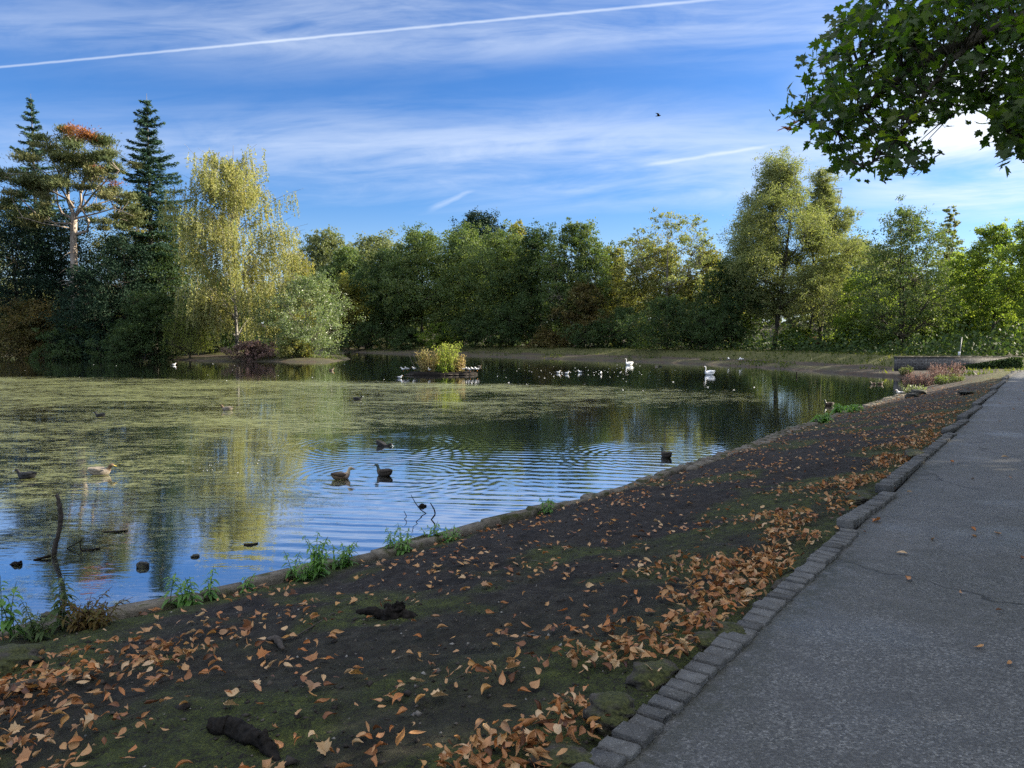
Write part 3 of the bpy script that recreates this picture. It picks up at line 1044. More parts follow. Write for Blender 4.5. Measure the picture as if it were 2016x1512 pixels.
def broadleaf(name, label, cat, px, depth, top, wpx, leaf, bark, cb=.22, shape='dome', nleaf=None, leafsize=None, sparse=0.0, seed=1,
              lobes=None, base_x=None, stems=1, part=('trunk', 'crown'), group=None, lean=0.0, x=None, z0=None, asp=.6, lobe_k=1.0, drop=False):
    rng = np.random.default_rng(seed)
    bx = (px - 1008) / F_PX * depth if x is None else x
    bz = gz(bx, depth) if z0 is None else z0
    bz -= .05
    H = CAM_Z + (HORIZON - top) / F_PX * depth - bz
    R = wpx / F_PX * depth / 2 * 1.28
    t0 = H * cb
    Hc = H - t0
    root = thing(name, label, cat, (bx, depth, bz), 0, group)
    base = np.array((bx, depth, bz))
    nl = lobes or int(np.clip(8 + Hc * R * 4 / 7, 10, 30))
    f = PROF[shape]
    L = []
    ts = (np.arange(nl) + rng.uniform(.15, .85, nl)) / nl
    ang0 = rng.uniform(0, 6.28)
    for k, t in enumerate(ts):
        an = ang0 + k * 2.4 + rng.normal(0, .4)
        fr = float(f(t))
        lr = R * rng.uniform(.34, .52) * (.55 + .45 * fr) * lobe_k
        rr = max(0, R * fr * rng.uniform(.68, 1.28) - lr * .75) * sqrt(rng.uniform(.35, 1))
        if t > .96:
            rr *= .4
        lx, ly = rr * cos(an), rr * sin(an)
        c = base + np.array((lx + lean * t * H, ly, t0 + Hc * t * .93))
        L.append((c, np.array((lr, lr, min(lr * rng.uniform(.7, .95), Hc * .28)))))
    # a lobe at the very top so that the tree reaches its height
    L.append((base + np.array((lean * H, 0, H - R * .22 * lobe_k)), np.array((R * .42, R * .42, R * .30)) * max(.5, lobe_k) * (.6 if shape == 'spire' else 1)))
    if nleaf is None:
        nleaf = int(np.clip(wpx * (CAM_Z + (H * F_PX / depth)) * 1.2, 6000, 52000))
    else:
        nleaf = int(nleaf * (2.9 if leaf in ('needle_dark', 'leaf_dark') else 2.0))
    ls = (leafsize * 1.0 if leafsize else max(.11, (.0025 if leaf in ('needle_dark', 'leaf_dark') else .0028) * depth))
    wsum = sum(l[1][0] * l[1][2] for l in L)
    cr, tr = MB(), MB()
    # trunk(s)
    r0 = max(.06, H * .017)
    tops = []
    for s_ in range(stems):
        an = rng.uniform(0, 6.28)
        sp = (.10 * H if stems > 1 else .03 * H)
        tip = base + np.array((lean * H * .9 + sp * cos(an), sp * sin(an), H * .9))
        mid = base + np.array((rng.normal(0, .02) * H + .15 * sp * cos(an), rng.normal(0, .02) * H, H * .45))
        P = bez(base + np.array((rng.normal(0, .15) * (stems > 1), 0, -.1)), mid, tip, 9)
        tr.tube(P, np.linspace(1, .12, 9) ** 1.1 * r0 / sqrt(stems), 7, rng.random())
        tops.append(P)
    for c, r in L:
        P = tops[rng.integers(len(tops))]
        horiz = math.hypot(*(c - base)[:2])
        zt = np.clip(c[2] - base[2] - horiz * rng.uniform(.5, .9) - .5, H * min(cb, .25) * .6, H * .85)
        ip = int(np.clip(np.searchsorted(P[:, 2] - base[2], zt), 1, 8))
        s0 = P[ip]
        lim = bez(s0, (s0 + c) / 2 + np.array((0, 0, -.08 * horiz)) + rng.normal(0, .15, 3), c, 6)
        rl = max(.025, r0 * .42 * (1 - ip / 10))
        tr.tube(lim, np.linspace(rl, rl * .3, 6), 5, rng.random(), cap=False)
        frac = r[0] * r[2] / wsum
        N = int(nleaf * frac)
        K = max(8, int(N / 38))
        d = unit(rng.normal(0, 1, (K, 3)))
        d[:, 2] = np.where((d[:, 2] < -.3) & (rng.random(K) < .5), -d[:, 2], d[:, 2])
        rad = np.where(rng.random(K) < .13, rng.uniform(1.08, 1.42, K), rng.uniform(.35, 1.05, K) ** .6)
        cc = c + d * r * rad[:, None]
        nt = min(K, 7 if sparse < .3 else 18)
        for q_ in range(nt):
            tw = bez(c if q_ % 2 else lim[4], (c + cc[q_]) / 2 + rng.normal(0, .12, 3) * r, cc[q_], 4)
            tr.tube(tw, np.linspace(rl * .3, .012, 4), 4, rng.random(), cap=False)
        cs = r[0] * rng.uniform(.075, .19, K) * (1 - .25 * sparse)
        keep = rng.random(K) > sparse * .45
        w_ = np.maximum(cs, .05) * keep
        if w_.sum() == 0:
            continue
        idx = rng.choice(K, int(N * (1 - .45 * sparse)), p=w_ / w_.sum())
        g_ = rng.normal(0, 1, (len(idx), 3)) * cs[idx][:, None] * np.array((1, 1, .72))
        Pq = cc[idx] + g_
        clr = rng.random(K)
        rn = np.clip(.5 * clr[idx] + .5 * rng.random(len(idx)) + .0, 0, 1)
        ax = None
        if drop:
            ax = np.tile(np.array((0, 0, -1.0)), (len(idx), 1))
        leafquads(cr, Pq, ls, rng, .75, asp, ax, rn)
    tr.build(part[0], MATS[bark], root, smooth=True)
    cr.build(part[1], MATS[leaf], root)
    return root


def shrub(name, label, cat, px, depth, top, wpx, leaf, seed, base_py=None, nleaf=None, leafsize=None, group=None, shape='dome', sparse=0.0, bark='bark_dark', x=None, z0=None, asp=.55, lobes=None):
    return broadleaf(name, label, cat, px, depth, top, wpx, leaf, bark, .04, shape, nleaf, leafsize, sparse, seed, lobes, stems=4, part=('stems', 'foliage'), group=group, x=x, z0=z0, asp=asp)


def birch(name, label, px, depth, top, wpx, leaf, bark, seed, nstr=520, cb=.12, lsize=.20, strand=(1.2, 4.0), base_z=None, shape='ovoid', trunk_r=.22, cat='birch tree', lean_px=0, aspect=.5, dens=1.0):
    rng = np.random.default_rng(seed)
    bx = (px - 1008) / F_PX * depth
    bz = gz(bx, depth) - .05 if base_z is None else base_z
    H = CAM_Z + (HORIZON - top) / F_PX * depth - bz
    R = wpx / F_PX * depth / 2 * 1.08
    base = np.array((bx, depth, bz))
    root = thing(name, label, cat, tuple(base))
    tr, cr = MB(), MB()
    P = bez(base + np.array((0, 0, -.1)), base + np.array((-.012 * H, 0, H * .5)), base + np.array((lean_px / F_PX * depth, .2, H * .87)), 14)
    tr.tube(P, np.linspace(1, .06, 14) ** .9 * trunk_r, 8)
    f = PROF[shape]
    for k in range(130):
        t = ((k * .618) % 1.0)
        zt = H * (cb + .10) + H * (1 - cb - .14) * t
        s0 = P[int(np.clip((zt / H - .10) * 14, 1, 12))]
        an = rng.uniform(0, 2 * pi)
        reach = R * float(f(np.clip(t * .80 + .12, 0, 1))) * rng.uniform(.42, 1.0)
        tipz = min(H * rng.uniform(.93, 1.0), s0[2] - base[2] + reach * rng.uniform(.35, .9))
        tip = np.array((base[0] + reach * cos(an), base[1] + reach * sin(an), base[2] + tipz))
        lim = bez(s0, (s0 + tip) / 2 + np.array((-.1 * cos(an) * reach, -.1 * sin(an) * reach, reach * .18)), tip, 7)
        tr.tube(lim, np.linspace(.05, .012, 7) * (1.2 - .7 * t), 5, cap=False)
        ns = int(nstr / 130 * (0.5 + reach / R))
        for s_ in range(ns):
            u = rng.uniform(.25, 1.0) ** .7
            ii = int(u * 6)
            st = lim[min(ii, 6)] + rng.normal(0, .45, 3) * np.array((1, 1, .5))
            ln = rng.uniform(*strand) * (.55 + .45 * (1 - t)) * (.5 + .5 * u)
            ln = min(ln, max(.4, st[2] - base[2] - .6 - rng.uniform(0, .1) * H))
            nlv = max(4, int(ln / .085 * dens))
            tt = np.sort(rng.random(nlv))
            out = np.array((cos(an), sin(an), 0)) * ln * .10
            pts = st + np.outer(tt, np.array((0, 0, -ln))) + np.outer(np.sin(tt * 1.6), out) + rng.normal(0, .085, (nlv, 3))
            clr = rng.random() * .5
            leafquads(cr, pts, lsize, rng, .1, aspect, np.tile(np.array((0, 0, -1.0)), (nlv, 1)), np.clip(clr + .5 * rng.random(nlv), 0, 1))
            if s_ % 3 == 0:
                tr.tube(np.array([st, st + out * .7 + (0, 0, -ln * .5), st + out + (0, 0, -ln)]), [.014, .010, .006], 3, cap=False)
    tr.build('trunk', MATS[bark], root, smooth=True)
    cr.build('crown', MATS[leaf], root)
    return root


def spruce(name, label, px, depth, top, wpx, leaf, seed, bare=.25, tier=.85, base_cut=None, bark='bark_grey', nb=(6, 9), shape=.85, droop=.18, cat='spruce tree', lsize=.42, dens=9.0):
    rng = np.random.default_rng(seed)
    bx = (px - 1008) / F_PX * depth
    bz = gz(bx, depth) - .05
    H = CAM_Z + (HORIZON - top) / F_PX * depth - bz
    R = wpx / F_PX * depth / 2
    base = np.array((bx, depth, bz))
    root = thing(name, label, cat, tuple(base))
    tr, cr = MB(), MB()
    tr.tube(np.array([base + (0, 0, h * H) for h in np.linspace(-.005, 1, 10)]), np.linspace(H * .014, .02, 10), 7)
    z = H * bare
    while z < H - .25:
        t = (z - H * bare) / (H * (1 - bare))
        n = rng.integers(*nb)
        a0 = rng.uniform(0, 6.28)
        for k in range(n):
            an = a0 + k * 2 * pi / n + rng.normal(0, .25)
            ln = max(.25, R * (1 - t) ** shape * rng.uniform(.38, 1.18) * (1 - .35 * max(0, .25 - t) / .25))
            zz = z + rng.uniform(-.3, .3)
            s0 = base + np.array((0, 0, zz))
            d = np.array((cos(an), sin(an), 0))
            tip = s0 + d * ln + np.array((0, 0, -droop * ln + .12 * ln * t * 4))
            mid = s0 + d * ln * .5 + np.array((0, 0, .06 * ln))
            lim = bez(s0, mid, tip, 6)
            lim[-1, 2] += .06 * ln
            tr.tube(lim, np.linspace(.04, .008, 6) * (1.2 - t * .6), 4, cap=False)
            m = int(ln * dens * 7)
            u = rng.uniform(.18, 1.0, m)
            ip = np.clip((u * 5).astype(int), 0, 4)
            fr = (u * 5 - ip)[:, None]
            pts = lim[ip] * (1 - fr) + lim[ip + 1] * fr
            side = np.array((-sin(an), cos(an), 0))
            wsp = (ln * .30 * np.sin(pi * np.clip(u * .9 + .05, 0, 1)) ** .7 + .08) * rng.normal(0, .55, m)
            pts = pts + np.outer(wsp, side) + np.outer(-np.abs(wsp) * .25, (0, 0, 1)) + rng.normal(0, .07, (m, 3))
            ax = d + np.outer(np.sign(wsp) * .9, side) + np.array((0, 0, -.15))
            leafquads(cr, pts, lsize, rng, 1.2, .28, ax, np.clip(rng.random() * .5 + .5 * rng.random(m), 0, 1), .3)
        z += tier * rng.uniform(.8, 1.2) * (1 - .35 * t)
    tr.build('trunk', MATS[bark], root, smooth=True)
    cr.build('crown', MATS[leaf], root)
    return root


def big_pine():
    rng = np.random.default_rng(77)
    y = 90.0
    bx = (146 - 1008) / F_PX * y
    bz = gz(bx, y) - .05
    base = np.array((bx, y, bz))
    root = thing('pine_tree', 'tall pine with bare pale trunk, sweeping limbs and a dead orange top', 'pine tree', tuple(base))
    tr, cr, dd = MB(), MB(), MB()

    def w3(px, py, dy=0.0):
        return atd(px, py, y + dy)
    trunk = np.array([base, w3(148, 600), w3(147, 540), w3(145, 500), w3(145, 460), w3(146, 420)])
    tr.tube(trunk, [.50, .47, .43, .40, .37, .34], 9)
    limbs = [
        ([(146, 425), (134, 395), (133, 365), (135, 330), (148, 285), (152, 262)], .26, 0),
        ([(147, 430), (160, 400), (158, 375), (168, 345), (172, 320), (185, 300)], .20, 1),
        ([(147, 462), (172, 455), (175, 435), (160, 410), (165, 385), (178, 360)], .19, -1),
        ([(145, 432), (122, 420), (113, 400), (112, 375), (100, 350)], .17, 1),
        ([(145, 440), (110, 440), (75, 425), (45, 395), (30, 370)], .15, 2),
        ([(144, 450), (120, 446), (85, 440), (45, 428)], .11, -2),
        ([(150, 420), (180, 405), (215, 395), (250, 385)], .15, 2),
        ([(150, 430), (190, 420), (225, 410), (262, 425)], .12, -2),
        ([(150, 425), (185, 380), (215, 350), (235, 335)], .13, -1),
        ([(146, 410), (120, 370), (90, 340), (70, 330)], .13, -2),
        ([(146, 400), (100, 375), (60, 365), (15, 350)], .13, 1),
        ([(160, 380), (175, 335), (200, 300), (215, 285)], .11, 2),
        ([(133, 365), (110, 330), (95, 300), (100, 280)], .11, 2),
    ]
    tips = []
    for pts, r, dy in limbs:
        P = np.array([w3(a, b, dy * k / (len(pts) - 1) * 1.6) for k, (a, b) in enumerate(pts)])
        tr.tube(P, np.linspace(r, r * .3, len(P)), 6, cap=False)
        tips.append((P[-1], 1.0))
        for k in range(len(P) - 3, len(P) - 1):
            for _ in range(2):
                tp = P[k] + rng.normal(0, 1, 3) * np.array((1.3, 1.5, .6)) + (0, 0, .5)
                tr.tube(bez(P[k], (P[k] + tp) / 2, tp, 4), np.linspace(r * .3, .02, 4), 4, cap=False)
                tips.append((tp, .8))
    for k in range(16):
        pz = rng.uniform(440, 640)
        s0 = w3(146, pz)
        an = rng.uniform(0, 6.28)
        ln = rng.uniform(.9, 2.8)
        tp = s0 + np.array((ln * cos(an), ln * sin(an), rng.uniform(-.7, .2) * ln))
        tr.tube(bez(s0, (s0 + tp) / 2 + (0, 0, .3 * ln), tp, 5), np.linspace(.06, .014, 5), 4, cap=False)
    pads = [(60, 345, 55), (25, 355, 40), (95, 320, 50), (110, 285, 45), (75, 305, 42), (140, 280, 40), (170, 300, 45), (205, 290, 36), (228, 305, 30), (190, 330, 45),
            (225, 345, 34), (150, 340, 45), (105, 355, 45), (60, 380, 45), (20, 385, 36), (235, 385, 34), (258, 395, 30), (205, 375, 34), (175, 365, 30), (45, 410, 35), (265, 425, 32),
            (235, 420, 28), (215, 440, 30), (60, 432, 36), (20, 415, 34), (90, 425, 26), (185, 412, 26), (262, 445, 30), (120, 310, 40), (150, 315, 40), (-5, 340, 35), (100, 400, 24), (75, 360, 38), (130, 262, 34), (215, 320, 30)]
    for (a, b, s_) in pads:
        for rep in range(3):
            c = w3(a + rng.normal(0, s_ * .4), b + rng.normal(0, 11), rng.normal(0, 2.4))
            rx = s_ / F_PX * y * rng.uniform(.28, .58)
            N = int(300 * rx * rx / .8) + 110
            P = c + rng.normal(0, .5, (N, 3)) * np.array((rx, rx, rx * .38)) * 1.1
            P[:, 2] += .05 * rng.normal(0, 1, N)
            leafquads(cr, P, .40, rng, .2, .24, np.tile(np.array((0, 0, 1.0)), (N, 1)) + (P - c) / rx * .8, np.clip(rng.random() * .6 + .4 * rng.random(N), 0, 1), .5)
            j = min(range(len(tips)), key=lambda q_: np.linalg.norm(tips[q_][0] - c))
            tr.tube(bez(tips[j][0], (tips[j][0] + c) / 2 + (0, 0, -.3), c, 4), np.linspace(.05, .015, 4), 4, cap=False)
    for (a, b, s_, n) in ((160, 262, 26, 900), (178, 268, 16, 420), (140, 252, 14, 200), (205, 385, 12, 120), (190, 330, 12, 120), (225, 360, 18, 160)):
        c = w3(a, b, -1.2)
        rx = s_ / F_PX * y
        P = c + rng.normal(0, .5, (n, 3)) * np.array((rx, rx, rx * .42))
        leafquads(dd, P, .34, rng, .2, .26, np.tile(np.array((0, 0, 1.0)), (n, 1)) + (P - c) / rx, None, .5)
        tr.tube(bez(w3(148, 285), w3(150, 275, -.5), c, 4), [.05, .04, .03, .015], 4, cap=False)
    tr.build('trunk', MATS['bark_pale'], root, smooth=True)
    cr.build('crown', MATS['needle_pine'], root)
    o = dd.build('dead_foliage', MATS['needle_dead'], root)
    o['label'] = 'dead orange brown needles near the pine top'


big_pine()
spruce('spruce_tree', 'blue green spruce with a thin spire rising behind the bare-trunked pine', 82, 101, 196, 175, 'needle_blue', 5, .30, 1.35, nb=(4, 7), dens=12)
spruce('spruce_tree', 'tall dark fir with open tiers of boughs between pine and birch', 305, 97, 196, 205, 'needle_blue', 8, .22, 1.35, nb=(6, 9), shape=.72, dens=12.0)
birch('birch_tree', 'large golden olive weeping birch standing at the shore of the wooded point', 468, 85.5, 232, 290, 'leaf_birch', 'bark_birch', 12, nstr=3600, shape='ovoid', lsize=.24, dens=1.0)
birch('birch_tree', 'yellowing drooping birch just right of and behind the large birch', 583, 97, 445, 120, 'leaf_gold', 'bark_birch', 13, nstr=700, lsize=.28, trunk_r=.16, cb=.1)
birch('willow_tree', 'small weeping willow trailing its strands to the bank', 374, 84.0, 608, 118, 'leaf_weep', 'bark_dark', 14, nstr=800, cb=.0, lsize=.17, strand=(2.0, 4.2), shape='dome', trunk_r=.13, cat='willow tree', aspect=.3)

TREES = [
    # name, label, category, px, depth, top, width, leaf, bark, options
    ('sallow_tree', 'bright silvery sallow leaning over the water at the tip of the wooded point', 'sallow tree', 600, 83.5, 545, 135, 'leaf_silver', 'bark_grey', dict(cb=.05, stems=4, leafsize=.20, nleaf=11000, lean=.06)),
    ('yew_tree', 'very dark yew with a pointed top below the pine trunk', 'yew tree', 172, 87, 525, 150, 'needle_dark', 'bark_dark', dict(cb=.03, shape='spire', nleaf=9000)),
    ('yew_tree', 'black green spreading yew to the right of the pine trunk', 'yew tree', 245, 92, 470, 165, 'needle_dark', 'bark_dark', dict(cb=.05, nleaf=11000)),
    ('cedar_tree', 'broad dark evergreen at the left edge below the pine limbs', 'cedar tree', 42, 96, 410, 230, 'needle_dark', 'bark_dark', dict(cb=.06, nleaf=16000)),
    ('cedar_tree', 'dense dark cedar directly behind the pale pine trunk', 'cedar tree', 128, 100, 418, 200, 'needle_dark', 'bark_dark', dict(cb=.05, nleaf=15000)),
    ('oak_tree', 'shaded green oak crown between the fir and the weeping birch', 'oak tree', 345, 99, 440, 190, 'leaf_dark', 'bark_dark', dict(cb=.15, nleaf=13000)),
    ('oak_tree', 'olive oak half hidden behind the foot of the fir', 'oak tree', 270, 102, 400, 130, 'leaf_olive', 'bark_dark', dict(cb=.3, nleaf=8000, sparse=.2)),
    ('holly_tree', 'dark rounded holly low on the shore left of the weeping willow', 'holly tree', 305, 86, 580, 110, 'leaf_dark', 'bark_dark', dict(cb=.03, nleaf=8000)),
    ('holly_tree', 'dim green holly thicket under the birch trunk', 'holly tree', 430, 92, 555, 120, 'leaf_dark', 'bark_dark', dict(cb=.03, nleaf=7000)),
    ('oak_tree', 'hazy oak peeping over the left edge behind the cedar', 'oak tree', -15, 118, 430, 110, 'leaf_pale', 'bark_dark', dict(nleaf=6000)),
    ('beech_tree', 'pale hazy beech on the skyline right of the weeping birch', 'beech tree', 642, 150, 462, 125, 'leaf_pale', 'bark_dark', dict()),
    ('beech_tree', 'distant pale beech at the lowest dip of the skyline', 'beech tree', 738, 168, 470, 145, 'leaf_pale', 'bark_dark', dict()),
    ('hornbeam_tree', 'green hornbeam in front of the distant pale beeches', 'hornbeam tree', 688, 142, 497, 110, 'leaf_mid', 'bark_dark', dict()),
    ('cherry_tree', 'golden brown cherry low on the bank right of the sallow', 'cherry tree', 686, 134, 553, 105, 'leaf_gold', 'bark_dark', dict(cb=.12)),
    ('alder_tree', 'dark alder left of the tall alder with sunlit top', 'alder tree', 762, 133, 498, 120, 'leaf_dark', 'bark_dark', dict(cb=.1)),
    ('alder_tree', 'tall alder with sunlit top left of the domed tree', 'alder tree', 832, 129, 460, 140, 'leaf_mid', 'bark_dark', dict(cb=.2)),
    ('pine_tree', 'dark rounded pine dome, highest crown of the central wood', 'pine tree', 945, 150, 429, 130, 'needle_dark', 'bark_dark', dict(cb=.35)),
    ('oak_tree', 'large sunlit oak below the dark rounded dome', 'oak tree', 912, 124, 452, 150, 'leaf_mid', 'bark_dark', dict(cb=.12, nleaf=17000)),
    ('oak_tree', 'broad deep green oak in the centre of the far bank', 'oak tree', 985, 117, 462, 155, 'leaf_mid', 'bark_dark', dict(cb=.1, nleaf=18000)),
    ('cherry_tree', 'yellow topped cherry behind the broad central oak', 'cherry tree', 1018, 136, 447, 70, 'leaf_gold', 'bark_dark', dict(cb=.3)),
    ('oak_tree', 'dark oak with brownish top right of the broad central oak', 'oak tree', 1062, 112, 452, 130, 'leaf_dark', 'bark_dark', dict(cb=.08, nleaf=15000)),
    ('ash_tree', 'loose topped ash with sky showing through its thin crown', 'ash tree', 1140, 106, 442, 125, 'leaf_mid', 'bark_grey', dict(cb=.2, sparse=.45, shape='column')),
    ('hawthorn_tree', 'russet hawthorn low in front of the thin topped ash', 'hawthorn tree', 1150, 101, 560, 90, 'leaf_brown', 'bark_dark', dict(cb=.06)),
    ('lime_tree', 'yellow green lime right of the thin topped ash', 'lime tree', 1208, 110, 492, 95, 'leaf_olive', 'bark_dark', dict(cb=.12)),
    ('birch_tree', 'airy pale birch with a nearly see-through crown on the skyline', 'birch tree', 1312, 98, 426, 180, 'leaf_willow', 'bark_grey', dict(cb=.45, sparse=.85, nleaf=6000, lobes=16, lobe_k=.75)),
    ('lime_tree', 'wide yellow green lime under the airy pale birch', 'lime tree', 1285, 103, 486, 165, 'leaf_olive', 'bark_dark', dict(cb=.08, nleaf=15000)),
    ('lime_tree', 'sunlit yellowish lime left of the tall willow', 'lime tree', 1392, 100, 498, 110, 'leaf_olive', 'bark_dark', dict(cb=.1)),
    ('hazel_tree', 'dark spreading hazel at the left foot of the tall willow', 'hazel tree', 1440, 88, 515, 135, 'leaf_dark', 'bark_dark', dict(cb=.06, nleaf=13000)),
    ('willow_tree', 'tallest willow on the far bank with a plumed grey green crown', 'willow tree', 1525, 84, 317, 190, 'leaf_willow', 'bark_dark', dict(cb=.20, shape='ovoid', stems=3, nleaf=60000, lobes=34, lobe_k=.80, leafsize=.25, asp=.32)),
    ('willow_tree', 'second plumed willow close against the right of the tallest one', 'willow tree', 1612, 87, 345, 118, 'leaf_willow', 'bark_dark', dict(cb=.24, shape='ovoid', stems=2, nleaf=36000, lobes=26, lobe_k=.82, leafsize=.25, asp=.32)),
    ('willow_tree', 'low leaning willow reaching right from the foot of the tall pair', 'willow tree', 1590, 82, 545, 150, 'leaf_willow', 'bark_dark', dict(cb=.3, sparse=.35, nleaf=7000, asp=.35, stems=2, lean=.12)),
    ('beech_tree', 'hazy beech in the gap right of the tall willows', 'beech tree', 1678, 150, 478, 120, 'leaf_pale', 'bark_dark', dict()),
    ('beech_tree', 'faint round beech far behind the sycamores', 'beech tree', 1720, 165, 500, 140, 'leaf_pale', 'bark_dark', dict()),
    ('sycamore_tree', 'bushy sycamore behind the left end of the stone wall', 'sycamore tree', 1772, 70, 412, 165, 'leaf_mid', 'bark_dark', dict(cb=.10, sparse=.35, nleaf=16000, stems=2)),
    ('poplar_tree', 'slim pointed poplar rising right of the bushy sycamore', 'poplar tree', 1860, 86, 408, 72, 'leaf_willow', 'bark_grey', dict(cb=.2, shape='spire', sparse=.4, nleaf=7000)),
    ('sycamore_tree', 'green sycamore in the second rank below the slim poplar', 'sycamore tree', 1888, 76, 500, 110, 'leaf_bright', 'bark_dark', dict(cb=.12, sparse=.25)),
    ('sycamore_tree', 'tall sycamore behind the ivy end of the wall', 'sycamore tree', 1950, 66, 446, 115, 'leaf_bright', 'bark_dark', dict(cb=.3, sparse=.6)),
    ('sycamore_tree', 'sycamore with a dark trunk cut by the right edge', 'sycamore tree', 2025, 60, 440, 120, 'leaf_bright', 'bark_dark', dict(cb=.3, sparse=.55)),
    ('maple_tree', 'young maple with backlit leaves left of the bushy sycamore', 'maple tree', 1700, 78, 545, 110, 'leaf_bright', 'bark_dark', dict(cb=.12, sparse=.25)),
]
for i, (nm, lab, cat, px, dep, top, wd, lf, bk, kw) in enumerate(TREES):
    broadleaf(nm, lab, cat, px, dep, top, wd, lf, bk, seed=100 + i, **kw)

SHRUBS = [
    ('shrub', 'brownish olive shrub at the far left bank under the dark cedar', 62, 90, 598, 150, 'leaf_brown'),
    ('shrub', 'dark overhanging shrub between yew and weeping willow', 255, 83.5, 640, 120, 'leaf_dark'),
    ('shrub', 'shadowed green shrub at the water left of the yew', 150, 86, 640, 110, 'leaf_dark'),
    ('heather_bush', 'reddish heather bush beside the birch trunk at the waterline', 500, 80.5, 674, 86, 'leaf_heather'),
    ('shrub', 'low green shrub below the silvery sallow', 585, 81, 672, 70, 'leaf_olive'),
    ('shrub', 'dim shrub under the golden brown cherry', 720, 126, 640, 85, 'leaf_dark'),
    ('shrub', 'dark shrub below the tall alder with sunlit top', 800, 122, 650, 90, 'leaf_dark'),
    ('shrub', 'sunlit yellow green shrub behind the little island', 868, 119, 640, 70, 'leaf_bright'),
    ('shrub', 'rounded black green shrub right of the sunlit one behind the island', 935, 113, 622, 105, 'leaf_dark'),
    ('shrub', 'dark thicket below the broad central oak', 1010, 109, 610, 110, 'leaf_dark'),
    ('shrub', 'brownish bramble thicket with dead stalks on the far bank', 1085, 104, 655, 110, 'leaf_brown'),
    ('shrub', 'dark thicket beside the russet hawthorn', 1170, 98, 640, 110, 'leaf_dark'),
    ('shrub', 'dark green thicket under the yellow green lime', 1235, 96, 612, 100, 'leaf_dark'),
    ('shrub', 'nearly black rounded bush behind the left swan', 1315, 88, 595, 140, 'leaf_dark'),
    ('shrub', 'dark bush left of the hazel on the far bank', 1390, 84, 610, 110, 'leaf_dark'),
    ('shrub', 'bright backlit bush at the foot of the tall willows', 1572, 82, 648, 75, 'leaf_bright'),
    ('shrub', 'pinkish cream flowering bush between the two bright backlit bushes', 1590, 84, 664, 55, 'leaf_heather'),
    ('shrub', 'bright lime backlit bush in the clearing right of the willows', 1655, 84, 662, 95, 'leaf_bright'),
    ('shrub', 'bright undergrowth around the bushy sycamore trunk', 1735, 76, 610, 110, 'leaf_bright'),
    ('shrub', 'backlit undergrowth right of the bushy sycamore trunk', 1815, 74, 605, 110, 'leaf_bright'),
    ('shrub', 'yellow green undergrowth behind the leaning pole', 1895, 75, 600, 105, 'leaf_bright'),
    ('shrub', 'yellow green undergrowth between trunks at the right edge', 1985, 72, 598, 120, 'leaf_bright'),
    ('shrub', 'green undergrowth beyond the right edge of the path', 2080, 68, 600, 130, 'leaf_bright'),
]
for i, (nm, lab, px, dep, top, wd, lf) in enumerate(SHRUBS):
    shrub(nm, lab, nm.replace('_', ' '), px, dep, top, wd, lf, 400 + i, sparse=.2 if lf == 'leaf_bright' else 0.0)

# the trees standing along the right side of the path shade the bank (their crowns are mostly beyond the frame)
for i, (a, off, h, r, lab) in enumerate(((-8, 8.0, 13, 4.4, 'shade lime behind the viewer beside the path'), (13.5, 9, 13, 4.3, 'shade lime beyond the overhanging maple'), (21, 9.4, 13, 4.3, 'second shade lime beyond the overhanging maple'),
                                         (28, 9.6, 12.5, 4.2, 'shade lime halfway along the path'), (36, 10, 12, 4.0, 'shade lime past the middle of the path'))):
    p = KERB0 + KU * a - KL * off
    broadleaf('lime_tree', lab, 'lime tree', 0, p[1], HORIZON - (h - 1.6) / p[1] * F_PX, r * 2 / p[1] * F_PX, 'leaf_mid', 'bark_dark', cb=.12, nleaf=8000, leafsize=.46, seed=600 + i, x=p[0])


def undergrowth():
    rng = np.random.default_rng(71)
    mb = MB()
    n = 260000
    q_ = rng.uniform(-.80, .85, n)
    y = rng.uniform(55, 170, n)
    x = q_ * y
    z, sd, ins, a, b, wn = terrain(x, y)
    k = (~ins) & (sd > 9.5) & (sd < 40) & (wn < .2) & (rng.random(n) < np.clip(60 / y, .25, 1))
    hh = 3.4 * np.clip(.55 + 1.5 * fbm(x * .22, y * .22, 3, 5), .08, 1.5)
    P = np.stack([x, y, z + hh * rng.random(n) ** 1.3], 1)[k]
    leafquads(mb, P, .30, rng, .6, .7)
    tag(mb.build('undergrowth', MATS['leaf_dark']), 'dark tangled undergrowth beneath the trees around the pond', 'undergrowth', kind='stuff')


undergrowth()


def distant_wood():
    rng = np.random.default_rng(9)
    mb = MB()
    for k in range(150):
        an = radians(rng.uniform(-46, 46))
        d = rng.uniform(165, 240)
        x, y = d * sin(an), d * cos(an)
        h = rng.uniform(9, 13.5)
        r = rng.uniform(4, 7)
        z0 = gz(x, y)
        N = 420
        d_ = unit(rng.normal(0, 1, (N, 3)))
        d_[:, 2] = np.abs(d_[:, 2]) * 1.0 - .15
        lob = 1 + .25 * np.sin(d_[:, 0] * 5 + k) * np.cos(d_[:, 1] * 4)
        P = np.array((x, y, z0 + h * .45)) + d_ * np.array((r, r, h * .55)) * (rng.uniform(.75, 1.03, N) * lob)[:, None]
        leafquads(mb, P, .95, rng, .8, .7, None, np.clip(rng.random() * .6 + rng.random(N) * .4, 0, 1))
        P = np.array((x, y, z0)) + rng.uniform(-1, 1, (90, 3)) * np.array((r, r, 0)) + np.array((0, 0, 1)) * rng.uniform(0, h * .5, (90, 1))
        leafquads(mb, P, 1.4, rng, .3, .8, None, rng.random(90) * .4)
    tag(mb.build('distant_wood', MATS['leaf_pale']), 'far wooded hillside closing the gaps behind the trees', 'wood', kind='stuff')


distant_wood()


